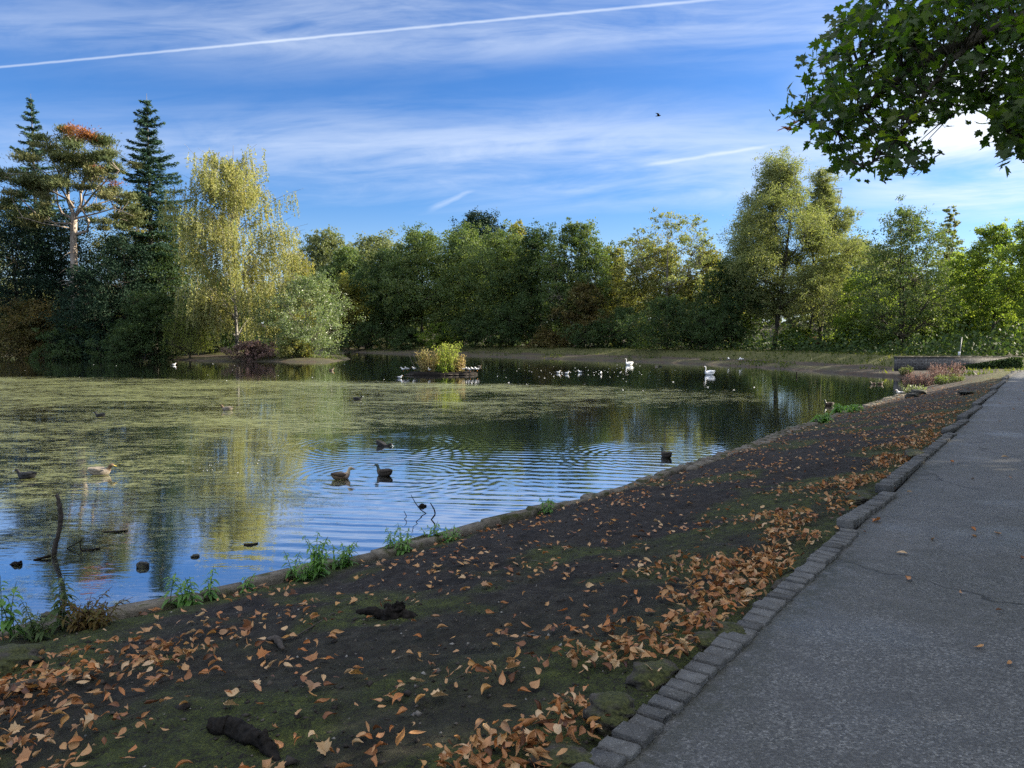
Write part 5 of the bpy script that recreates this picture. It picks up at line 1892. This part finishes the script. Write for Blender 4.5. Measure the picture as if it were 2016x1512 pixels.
def flying_bird():
    c = atd(1296, 228, 60)
    root = thing('bird', 'small dark bird flying high over the pond', 'bird', tuple(c), radians(-25))
    mb = MB()
    mb.loft([((-.24, 0, .0), .03, .008), ((-.12, 0, .0), .035, .03), ((0, 0, 0), .055, .05), ((.1, 0, 0), .045, .045), ((.16, 0, .01), .032, .032), ((.21, 0, .005), .01, .01)], 10)
    child('body', mb.mesh('body', MATS['bird_dark'], True), root)
    for sg in (1, -1):
        wb = MB()
        pts = [((.10, sg * .03, .02), (-.08, sg * .03, .02)), ((.12, sg * .16, .10), (-.06, sg * .16, .09)), ((.05, sg * .32, .13), (-.10, sg * .30, .12)), ((-.10, sg * .46, .10), (-.14, sg * .44, .10))]
        V, Fq = [], []
        for a, b in pts:
            a, b = np.array(a), np.array(b)
            V += [a, b, a - (0, 0, .012), b - (0, 0, .006)]
        for k in range(3):
            o = k * 4
            Fq += [[o, o + 4, o + 5, o + 1], [o + 2, o + 3, o + 7, o + 6], [o, o + 2, o + 6, o + 4], [o + 1, o + 5, o + 7, o + 3]]
        Fq += [[0, 1, 3, 2], [12, 14, 15, 13]]
        wb.add(np.array(V), Fq)
        child('wing', wb.mesh('wing', MATS['bird_dark']), root)


flying_bird()


# ------------------------------------------------------------------ rocks, wood and twigs
def rock(name, label, cat, p, size, seed, mat, sink=.3, rz=0.0):
    rng = np.random.default_rng(seed)
    import bmesh
    bm = bmesh.new()
    bmesh.ops.create_icosphere(bm, subdivisions=4, radius=1.0)
    V = np.array([v.co[:] for v in bm.verts])
    Fq = np.array([[v.index for v in f.verts] for f in bm.faces])
    bm.free()
    s_ = seed * 3.7
    n1 = fbm(V[:, 0] * 1.4 + s_ + V[:, 2], V[:, 1] * 1.4 + V[:, 2] * 1.3, 4, seed)
    n2 = fbm(V[:, 0] * 4 + s_ - V[:, 2] * 3, V[:, 1] * 4 + V[:, 2] * 3, 3, seed + 5)
    V = V * (1 + .55 * n1 + .14 * n2)[:, None]
    V[:, 2] = np.where(V[:, 2] > .55, .55 + (V[:, 2] - .55) * .5, V[:, 2])
    cr, sr = cos(rz), sin(rz)
    V = V * np.array(size)
    V = V @ np.array([[cr, sr, 0], [-sr, cr, 0], [0, 0, 1]])
    mb = MB()
    mb.add(V + np.array((0, 0, size[2] * (1 - sink * 2))), Fq, .2)
    o = bpy.data.objects.new(name, mb.mesh(name, MATS[mat], True))
    COL.objects.link(o)
    o.location = p
    return tag(o, label, cat)


rock('rock', 'mossy rock beside the kerb with leaf drift above it', 'rock', on_ground(1285, 1345), (.125, .10, .06), 1, 'mossy_rock', .25, .5)
rock('rock', 'larger mossy rock close to the lower end of the kerb', 'rock', on_ground(1205, 1428), (.125, .11, .075), 2, 'mossy_rock', .25, .2)
rock('rock', 'dark rock half buried in the leaf drift by the kerb', 'rock', on_ground(1428, 1258), (.10, .09, .06), 3, 'mossy_rock', .3)
rock('rock', 'second dark rock below the half buried one by the kerb', 'rock', on_ground(1390, 1275), (.08, .08, .05), 4, 'mossy_rock', .3)
rock('rock', 'flat mossy rock at the bottom edge of the photo', 'rock', on_ground(1110, 1512), (.12, .10, .05), 5, 'mossy_rock', .3)
rock('rock', 'bright mossy boulder at the left edge above the leaf heap', 'rock', on_ground(22, 1318), (.20, .18, .11), 6, 'mossy_rock', .3)
rock('rock', 'dark pyramid shaped rock standing in the water behind the balsam', 'rock', at(282, 1116, WATER_Z), (.062, .055, .062), 7, 'pond_rock', .35)
rock('rock', 'small flat rock in the water right of the pyramid shaped one', 'rock', at(384, 1096, WATER_Z), (.045, .04, .028), 8, 'pond_rock', .35)
rock('rock', 'dark wet rock at the foot of the willowherb stem', 'rock', at(106, 1226, WATER_Z + .05), (.11, .10, .09), 9, 'pond_rock', .3)
rock('rock', 'blocky dark stone at the end of the far edging', 'rock', on_ground(1808, 778), (.28, .2, .17), 10, 'pond_rock', .3)
rock('rock', 'second blocky dark stone left of the last edging stone', 'rock', on_ground(1796, 782), (.24, .2, .13), 11, 'pond_rock', .3)
rock('rock', 'flat dark slab lying on the far part of the bank', 'rock', on_ground(1903, 776), (.34, .16, .09), 12, 'pond_rock', .3, .6)
rock('clod', 'dark mossy clod in the leaf drift along the kerb', 'clod', on_ground(1560, 1160), (.10, .16, .05), 13, 'mossy_rock', .3, -.6)
rock('clod', 'long mossy clod against the upper kerb', 'clod', on_ground(1800, 900), (.12, .45, .07), 14, 'mossy_rock', .3, -.6)
rock('clod', 'mossy turf clod left of the broken kerb end', 'clod', on_ground(1690, 985), (.12, .32, .06), 15, 'mossy_rock', .3, -.6)


def sticks(name, label, cat, paths, mat, sides=7):
    o = thing(name, label, cat, tuple(paths[0][0][0]))
    mb = MB()
    for P, R in paths:
        P = np.array(P, float)
        t = np.linspace(0, 1, len(P))
        tt = np.linspace(0, 1, len(P) * 4)
        Q = np.stack([np.interp(tt, t, P[:, k]) for k in range(3)], 1)
        for _ in range(2):
            Q[1:-1] = (Q[:-2] + Q[1:-1] * 2 + Q[2:]) / 4
        mb.tube(Q, np.interp(tt, t, R), sides)
    mb.build('wood', MATS[mat], o, smooth=True)
    return o


def single(name, label, cat, paths, mat, sides=8):
    mb = MB()
    for P, R in paths:
        P = np.array(P, float)
        t = np.linspace(0, 1, len(P))
        tt = np.linspace(0, 1, len(P) * 4)
        Q = np.stack([np.interp(tt, t, P[:, k]) for k in range(3)], 1)
        for _ in range(2):
            Q[1:-1] = (Q[:-2] + Q[1:-1] * 2 + Q[2:]) / 4
        rr = np.interp(tt, t, R)
        rw = np.random.default_rng(len(label))
        if max(R) > .02:
            tt2 = np.linspace(0, 1, len(Q) * 3)
            Q = np.stack([np.interp(tt2, tt, Q[:, k]) for k in range(3)], 1) + np.cumsum(rw.normal(0, .0016, (len(tt2), 3)), 0)
            rr = np.interp(tt2, tt, rr) * (1 + .22 * vnoise(tt2 * 9, tt2 * 0 + 3.3, len(label)) + .12 * vnoise(tt2 * 14, tt2 * 0 + 1.3, 5))
            sides = 14
        v0 = mb.nv
        mb.tube(Q, rr, sides)
        if max(R) > .02:
            V = mb.V[-1]
            th = np.tile(np.arange(sides), len(Q))
            kk = np.repeat(np.arange(len(Q)), sides)
            cen = Q[kk]
            off = V - cen
            V[:] = cen + off * (1 + .45 * vnoise(th * 1.1 + 7 * (th == 0), kk * .16, 7) + .25 * vnoise(th * 2.3, kk * .5, 8))[:, None]
    o = mb.build(name, MATS[mat], smooth=True, origin=tuple(paths[0][0][0]))
    return tag(o, label, cat)


b = at(103, 1094, WATER_Z)
yb = b[1]
single('branch', 'thick bent dead branch standing upright out of the water', 'branch',
       [([b - (0, 0, .1), b, atd(113, 1062, yb), atd(117, 1035, yb), atd(116, 1008, yb), atd(113, 990, yb), atd(107, 974, yb)], [.022, .026, .026, .027, .024, .022, .016])], 'deadwood')
b = at(66, 1103, WATER_Z)
single('branch', 'thin wet branch lying on the water at the foot of the upright branch', 'branch', [([b, at(85, 1098, WATER_Z + .02), at(100, 1094, WATER_Z + .03)], [.012, .016, .018])], 'wet_wood')
b = at(160, 1084, WATER_Z)
single('stick', 'floating stick right of the upright branch with a raised tip', 'stick', [([b, at(180, 1083, WATER_Z + .01), at(197, 1079, WATER_Z + .01)], [.016, .018, .010]), ([b, atd(157, 1068, b[1]), atd(160, 1062, b[1])], [.007, .006, .004])], 'wet_wood')
b = at(132, 1080, WATER_Z)
single('stick', 'thin stick slanting out of the algae beside the floating stick', 'stick', [([b, atd(150, 1070, b[1]), atd(163, 1062, b[1])], [.008, .007, .005])], 'wet_wood')
b = at(200, 1048, WATER_Z)
single('stick', 'long dark stick floating flat in the algae', 'stick', [([b, at(225, 1048, WATER_Z + .01), at(252, 1044, WATER_Z + .01)], [.014, .020, .008])], 'wet_wood')
b = at(480, 1073, WATER_Z)
single('stick', 'short dark stick floating at the edge of the algae', 'stick', [([b, at(495, 1072, WATER_Z + .01), at(507, 1069, WATER_Z + .01)], [.014, .022, .012])], 'wet_wood')
b = at(22, 1111, WATER_Z)
single('log', 'small dark broken log floating at the left edge', 'log', [([b, at(32, 1110, WATER_Z + .02), at(42, 1110, WATER_Z + .02)], [.014, .024, .02]), ([at(41, 1111, WATER_Z), atd(41, 1104, at(41, 1111, WATER_Z)[1])], [.02, .012])], 'wet_wood')
b = at(839, 1011, WATER_Z)
yb = b[1]
single('twig', 'longest bare twig rising from the rippled water', 'twig', [([b, atd(828, 1004, yb), atd(818, 991, yb), atd(809, 974, yb)], [.008, .008, .007, .004])], 'wet_wood', 5)
b = at(849, 1023, WATER_Z)
yb = b[1]
single('twig', 'bent dark twig standing right of the longest twig', 'twig', [([b, atd(857, 1013, yb), atd(855, 1003, yb), atd(847, 990, yb)], [.010, .012, .010, .007])], 'wet_wood', 5)
b = at(796, 1022, WATER_Z)
yb = b[1]
single('twig', 'short angled twig left of the longest twig', 'twig', [([b, atd(801, 1017, yb), atd(795, 1006, yb)], [.006, .006, .004])], 'wet_wood', 5)
b = at(826, 996, WATER_Z)
single('stub', 'small dark wood lump floating between the twigs', 'stub', [([b, at(833, 996, WATER_Z + .015), at(841, 996.5, WATER_Z)], [.015, .035, .01])], 'wet_wood')
b = on_ground(507, 1158)
single('post', 'short black wooden stub at the edging by the leaf heap', 'post', [([b - (0, 0, .1), b + (0, 0, .08)], [.028, .026])], 'wet_wood')
b = at(1568, 741, WATER_Z)
single('post', 'thin dark stake standing in the water right of the near swan', 'post', [([b - (0, 0, .1), b + (0, 0, .3)], [.04, .035])], 'wet_wood')
p0, p1, p2, p3 = on_ground(412, 1440), on_ground(460, 1445), on_ground(515, 1462), on_ground(548, 1490)
single('log', 'dark wet log lying among leaves at the bottom left', 'log', [([p0 + (0, 0, .02), p1 + (0, 0, .032), p2 + (0, 0, .018), p3 - (0, 0, .02)], [.030, .046, .040, .012]), ([p2 + (0, 0, .03), p2 + (.07, -.06, .02), p2 + (.12, -.11, -.01)], [.028, .022, .010])], 'wet_wood', 12)
p0, p1, p2 = on_ground(-30, 1385), on_ground(70, 1362), on_ground(165, 1338)
single('root', 'brown tree root under the leaf heap at the left edge', 'root', [([p0 + (0, 0, .02), p1 + (0, 0, .03), p2 + (0, 0, -.01)], [.045, .035, .02])], 'deadwood', 9)
b = on_ground(772, 1218)
single('stump', 'black rotten stump with roots in the middle of the bank', 'stump',
       [([b + (0, 0, -.05), b + (.02, 0, .04), b + (.05, .03, .08)], [.11, .06, .03]), ([b + (.06, 0, .02), b + (.16, -.08, .015), b + (.22, -.16, -.01)], [.045, .03, .012]),
        ([b + (-.05, 0, .02), b + (-.18, .06, .015), b + (-.28, .10, -.01)], [.04, .03, .012]), ([b + (.0, .0, .03), b + (-.06, .05, .06)], [.035, .015])], 'wet_wood', 10)
p0, p1, p2 = on_ground(575, 1262), on_ground(612, 1240), on_ground(665, 1205)
single('stick', 'long thin stick lying on the soil left of the stump', 'stick', [([p0 + (0, 0, .01), p1 + (0, 0, .015), p2 + (0, 0, .01)], [.004, .006, .004])], 'deadwood', 6)
p0, p1, p2 = on_ground(528, 1258), on_ground(545, 1268), on_ground(555, 1282)
single('root', 'grey root knuckle surfacing left of the long thin stick', 'root', [([p0 + (0, 0, -.005), p1 + (0, 0, .015), p2 + (0, 0, -.005)], [.015, .022, .012])], 'deadwood', 8)


# ------------------------------------------------------------------ fallen leaves
def leaf_shape(rng):
    nu, nv = 7, 5
    u = np.linspace(0, 1, nu)
    L = 1.0
    wid = .27 * np.sin(pi * np.clip(u, 0.0, 1) ** .62) ** 1.25 * rng.uniform(.6, 1.25) + .004
    curl = rng.choice([rng.uniform(.3, 1.2), rng.uniform(1.2, 3.0), rng.uniform(2.2, 4.6)])
    k2 = rng.uniform(-1.2, 2.0)
    tw = rng.normal(0, 1.1)
    bend = rng.normal(0, .7)
    V = []
    for i, uu in enumerate(u):
        for v in np.linspace(-1, 1, nv):
            s_ = v * wid[i]
            ph = v * curl * .5
            R_ = wid[i] / max(1e-3, curl * .5)
            y, z = R_ * sin(ph), R_ * (1 - cos(ph))
            a = tw * (uu - .5)
            y, z = y * cos(a) - z * sin(a), y * sin(a) + z * cos(a)
            V.append((uu - .5, y + bend * (uu - .5) ** 2, z + k2 * .35 * (uu - .5) ** 2 + rng.normal(0, .012)))
    V = np.array(V)
    V[:, 2] -= V[:, 2].min()
    Fq = np.array([[i * nv + j, (i + 1) * nv + j, (i + 1) * nv + j + 1, i * nv + j + 1] for i in range(nu - 1) for j in range(nv - 1)])
    # stalk
    return V, Fq


def lobed_shape(rng):
    half = np.array([(0, -.30), (.10, -.33), (.30, -.40), (.34, -.26), (.55, -.12), (.43, -.03), (.62, .16), (.42, .16), (.26, .20), (.24, .32), (.13, .34), (0, .62)])
    V, Fq = [], []
    fold, curl = rng.uniform(.1, .7), rng.uniform(-.5, .6)
    for sg in (1, -1):
        o = len(V)
        for x, y in half:
            V.append((y, x * sg, abs(x) * fold + curl * y * y + rng.normal(0, .012)))
        for k in range(1, len(half) - 1):
            Fq.append([o, o + k, o + k + 1] if sg > 0 else [o, o + k + 1, o + k])
    V = np.array(V)
    V[:, 2] -= V[:, 2].min()
    return V, np.array(Fq)


def fallen():
    rng = np.random.default_rng(2024)
    shapes = [leaf_shape(rng) for _ in range(26)] + [lobed_shape(rng) for _ in range(1)]
    cand = 230000
    a = rng.uniform(-2.2, 34, cand) ** 1.0
    a = -2.2 + 36 * rng.random(cand) ** 1.7
    b = rng.uniform(-3.5, 8.5, cand)
    X = KERB0[0] + a * KU[0] + b * KL[0]
    Y = KERB0[1] + a * KU[1] + b * KL[1]
    z, sd, ins, aa, bb, wn = terrain(X, Y)
    v = np.stack([X, Y, z - CAM_Z], 1)
    zc = v[:, 1] * cos(PITCH) - v[:, 2] * sin(PITCH)
    PX = 1008 + F_PX * v[:, 0] / np.maximum(zc, .1)
    PY = 756 - F_PX * (v[:, 1] * sin(PITCH) + v[:, 2] * cos(PITCH)) / np.maximum(zc, .1)
    vis = (zc > .5) & (PX > -120) & (PX < 2100) & (PY < 1640)
    n1 = fbm(X * 1.3, Y * 1.3, 3, 101)
    n2 = fbm(X * 3.2, Y * 3.2, 2, 111)
    clump = sstep(n1 + .6 * n2, -.10, .35)
    dens = 15 + 40 * clump
    drift_w = .20 + .34 * sstep(n1, -.2, .3)
    drift = np.exp(-((bb - .34) / drift_w) ** 2) * sstep(n1 + n2 * .5, -.28, .02) * sstep(bb, .03, .12)
    dens = dens + 430 * drift * sstep(a, 14, 5) + 80 * drift * sstep(a, 26, 14)
    cen = on_ground(1240, 1240)
    dens += 230 * np.exp(-(np.hypot(X - 2.05, Y - 4.75) / .55) ** 2) * (bb > .05) * 0
    gl = on_ground(60, 1440)
    dens += 480 * np.exp(-((X - gl[0]) ** 2 / .55 ** 2 + (Y - gl[1]) ** 2 / .75 ** 2)) * (.4 + .9 * clump)
    gl2 = on_ground(120, 1345)
    dens += 330 * np.exp(-((X - gl2[0]) ** 2 / .8 ** 2 + (Y - gl2[1]) ** 2 / .5 ** 2)) * (.3 + .9 * clump)
    for (px, py, rx, ry, am) in ((900, 1490, .55, .20, 260), (1120, 1480, .40, .28, 280), (700, 1500, .5, .14, 120), (1180, 1370, .3, .25, 60), (480, 1200, .6, .45, 70), (640, 1215, .35, .22, 60), (760, 1208, .25, .2, 70), (560, 1420, .9, .3, 18), (250, 1440, .8, .5, 35)):
        g = on_ground(px, py)
        dens += am * np.exp(-((X - g[0]) ** 2 / rx ** 2 + (Y - g[1]) ** 2 / ry ** 2)) * (.3 + .9 * clump)
    dens += 26 * sstep(sd, .4, .06) * sstep(n2, 0, .25)
    dens = np.where(bb < 0, .9, dens)
    dens = np.where((bb < .09) & (bb > -.16), 2.0, dens)
    dens = np.where(bb < -PATH_W, 0, dens)
    dens *= sstep(a, 34, 20) * .6 + .4
    # candidates per unit area at a: pdf of a is 36^-1 * u-dependent
    u_ = np.clip((a + 2.2) / 36, 1e-4, 1)
    pdf = (1 / 1.7) * u_ ** (1 / 1.7 - 1) / 36 / 12.0
    keep = vis & (~ins) & (rng.random(cand) < dens / (cand * pdf) ) & (sd > .06)
    I = np.where(keep)[0]
    size_px = F_PX / zc[I]
    order = I[np.argsort(-size_px * ((PX[I] > 5) & (PX[I] < 2010) & (PY[I] < 1505)))]
    mb = MB()
    meshes = []
    cols = [.02, .10, .18, .26, .32, .40, .45, .55, .62, .70, .75, .85, .95, .36, .29, .42]
    for k in range(30):
        V, Fq = shapes[k % len(shapes)]
        m = MB()
        m.add(V, Fq, np.clip(cols[k % len(cols)] + rng.normal(0, .02, len(V)), 0, 1))
        meshes.append(m.mesh('fallen_leaf', MATS['leaf_fallen'], True))
    mat_id = 0
    for n, i in enumerate(order):
        dn = dens[i]
        lift = min(.06, dn / 230 * .045) * rng.random()
        s_ = rng.uniform(.038, .088)
        tilt = rng.normal(0, .16 + min(.34, dn / 500), 2)
        rz = rng.uniform(0, 2 * pi)
        slope = -.14
        zz = z[i] + .006 + lift
        if bb[i] < 0 and bb[i] > -.09:
            zz += .06
        elif bb[i] < 0:
            zz = path_z(aa[i]) + .012
        else:
            rough = fbm(X[i] * 1.1, Y[i] * 1.1, 3, 3) * .075 + fbm(X[i] * 5, Y[i] * 5, 3, 9) * .030 - .004
            zz += float(rough) * min(1, bb[i] / .2) * sstep(np.hypot(X[i], Y[i]), 40, 15) + .012
        if n < 300:
            o = bpy.data.objects.new('fallen_leaf', meshes[rng.integers(len(meshes))])
            COL.objects.link(o)
            o.location = (X[i], Y[i], zz)
            o.rotation_euler = (tilt[0], tilt[1], rz)
            o.scale = (s_, s_, s_)
            tag(o, 'curled tan or brown autumn leaf fallen on the ground', 'leaf', 'fallen autumn leaves')
        else:
            V, Fq = shapes[rng.integers(len(shapes))]
            cx, sx, cy, sy, cz_, sz_ = cos(tilt[0]), sin(tilt[0]), cos(tilt[1]), sin(tilt[1]), cos(rz), sin(rz)
            Rx = np.array([[1, 0, 0], [0, cx, -sx], [0, sx, cx]])
            Ry = np.array([[cy, 0, sy], [0, 1, 0], [-sy, 0, cy]])
            Rz = np.array([[cz_, -sz_, 0], [sz_, cz_, 0], [0, 0, 1]])
            mb.add(V * s_ @ (Rz @ Ry @ Rx).T + np.array((X[i], Y[i], zz)), Fq, cols[rng.integers(len(cols))])
    tag(mb.build('leaf_litter', MATS['leaf_fallen'], smooth=True), 'scattered autumn leaves covering the soil bank and drifting along the kerb', 'leaf litter', kind='stuff')
    print('LEAVES', len(order))


fallen()


def crumbs():
    rng = np.random.default_rng(91)
    n = 26000
    a = -2.2 + 22 * rng.random(n) ** 1.9
    b = rng.uniform(.05, 7.5, n)
    X = KERB0[0] + a * KU[0] + b * KL[0]
    Y = KERB0[1] + a * KU[1] + b * KL[1]
    z, sd, ins, aa, bb, wn = terrain(X, Y)
    k = (~ins) & (sd > .1) & (Y > 1.2) & (rng.random(n) < .25 + .75 * sstep(fbm(X * 1.4, Y * 1.4, 3, 8), -.1, .25))
    rough = fbm(X * 1.1, Y * 1.1, 3, 3) * .075 + fbm(X * 5, Y * 5, 3, 9) * .030 + np.abs(fbm(X * 15, Y * 15, 2, 21)) * .030 - .012
    P = np.stack([X, Y, z + rough * np.clip(bb / .2, 0, 1) * np.clip(sd / .25, .2, 1) * sstep(np.hypot(X, Y), 40, 15)], 1)[k]
    N = len(P)
    s_ = rng.lognormal(math.log(.0065), .55, N)[:, None, None]
    oct_ = np.array([(1, 0, 0), (0, 1, 0), (-1, 0, 0), (0, -1, 0), (0, 0, .8), (0, 0, -.6)])
    V = P[:, None] + oct_[None] * s_ * rng.uniform(.5, 1.4, (N, 6, 1)) + rng.normal(0, .15, (N, 6, 3)) * s_
    tri = np.array([(0, 1, 4), (1, 2, 4), (2, 3, 4), (3, 0, 4), (1, 0, 5), (2, 1, 5), (3, 2, 5), (0, 3, 5)])
    Fq = (np.arange(N)[:, None, None] * 6 + tri[None]).reshape(-1, 3)
    mb = MB()
    mb.add(V.reshape(-1, 3), Fq, np.repeat(rng.random(N), 6))
    for _ in range(420):
        i = rng.integers(N)
        an, L = rng.uniform(0, 6.28), rng.uniform(.03, .13)
        d = np.array((cos(an), sin(an), 0)) * L
        p = P[i] + (0, 0, .006)
        mb.tube([p - d * .5, p + rng.normal(0, .006, 3), p + d * .5], [.0018, .0022, .0012], 4, rng.random(), cap=False)
    m, t, out = new_mat('soil_crumb')
    at_ = t.n('ShaderNodeAttribute', attribute_name='rnd')
    c = t.ramp(at_.outputs['Fac'], [(0, (.014, .012, .011)), (.7, (.050, .043, .037)), (.93, (.11, .098, .085)), (1, (.26, .25, .23))])
    p = pbsdf(t, c, .85, .2)
    t.l(p.outputs[0], out.inputs[0])
    tag(mb.build('soil_crumbs', m), 'crumbs of soil, grit and bits of twig strewn over the bank', 'soil crumbs', kind='stuff')


crumbs()


# ------------------------------------------------------------------ feathers and flecks on the water
def feathers():
    rng = np.random.default_rng(55)
    m = MB()
    m.add(np.array([(-.07, 0, .012), (-.02, .030, .014), (.05, .024, .020), (.085, 0, .035), (.05, -.024, .020), (-.02, -.030, .014), (0, 0, .030)]),
          [[0, 1, 6], [1, 2, 6], [2, 3, 6], [3, 4, 6], [4, 5, 6], [5, 0, 6]])
    me = m.mesh('feather', MATS['bird_white'])
    n = 0
    while n < 130:
        px, py = (rng.normal(1140, 75), rng.normal(732, 5.5)) if n < 60 else (rng.uniform(20, 1560), rng.uniform(716, 770))
        if n >= 105:
            px, py = rng.normal(470, 70), rng.normal(928, 14)
        p = at(px, py, WATER_Z)
        if inside(p[:1], p[1:2], POND)[0] and abs(px - 868) > 80:
            o = bpy.data.objects.new('feather', me)
            COL.objects.link(o)
            o.location = p
            s_ = rng.uniform(.35, 1.0) * (.9 if py < 800 else .3)
            o.scale = (s_, s_, s_)
            o.rotation_euler = (0, 0, rng.uniform(0, 6.28))
            tag(o, 'small white feather floating on the pond', 'feather', 'white feathers floating on the pond')
            n += 1


feathers()
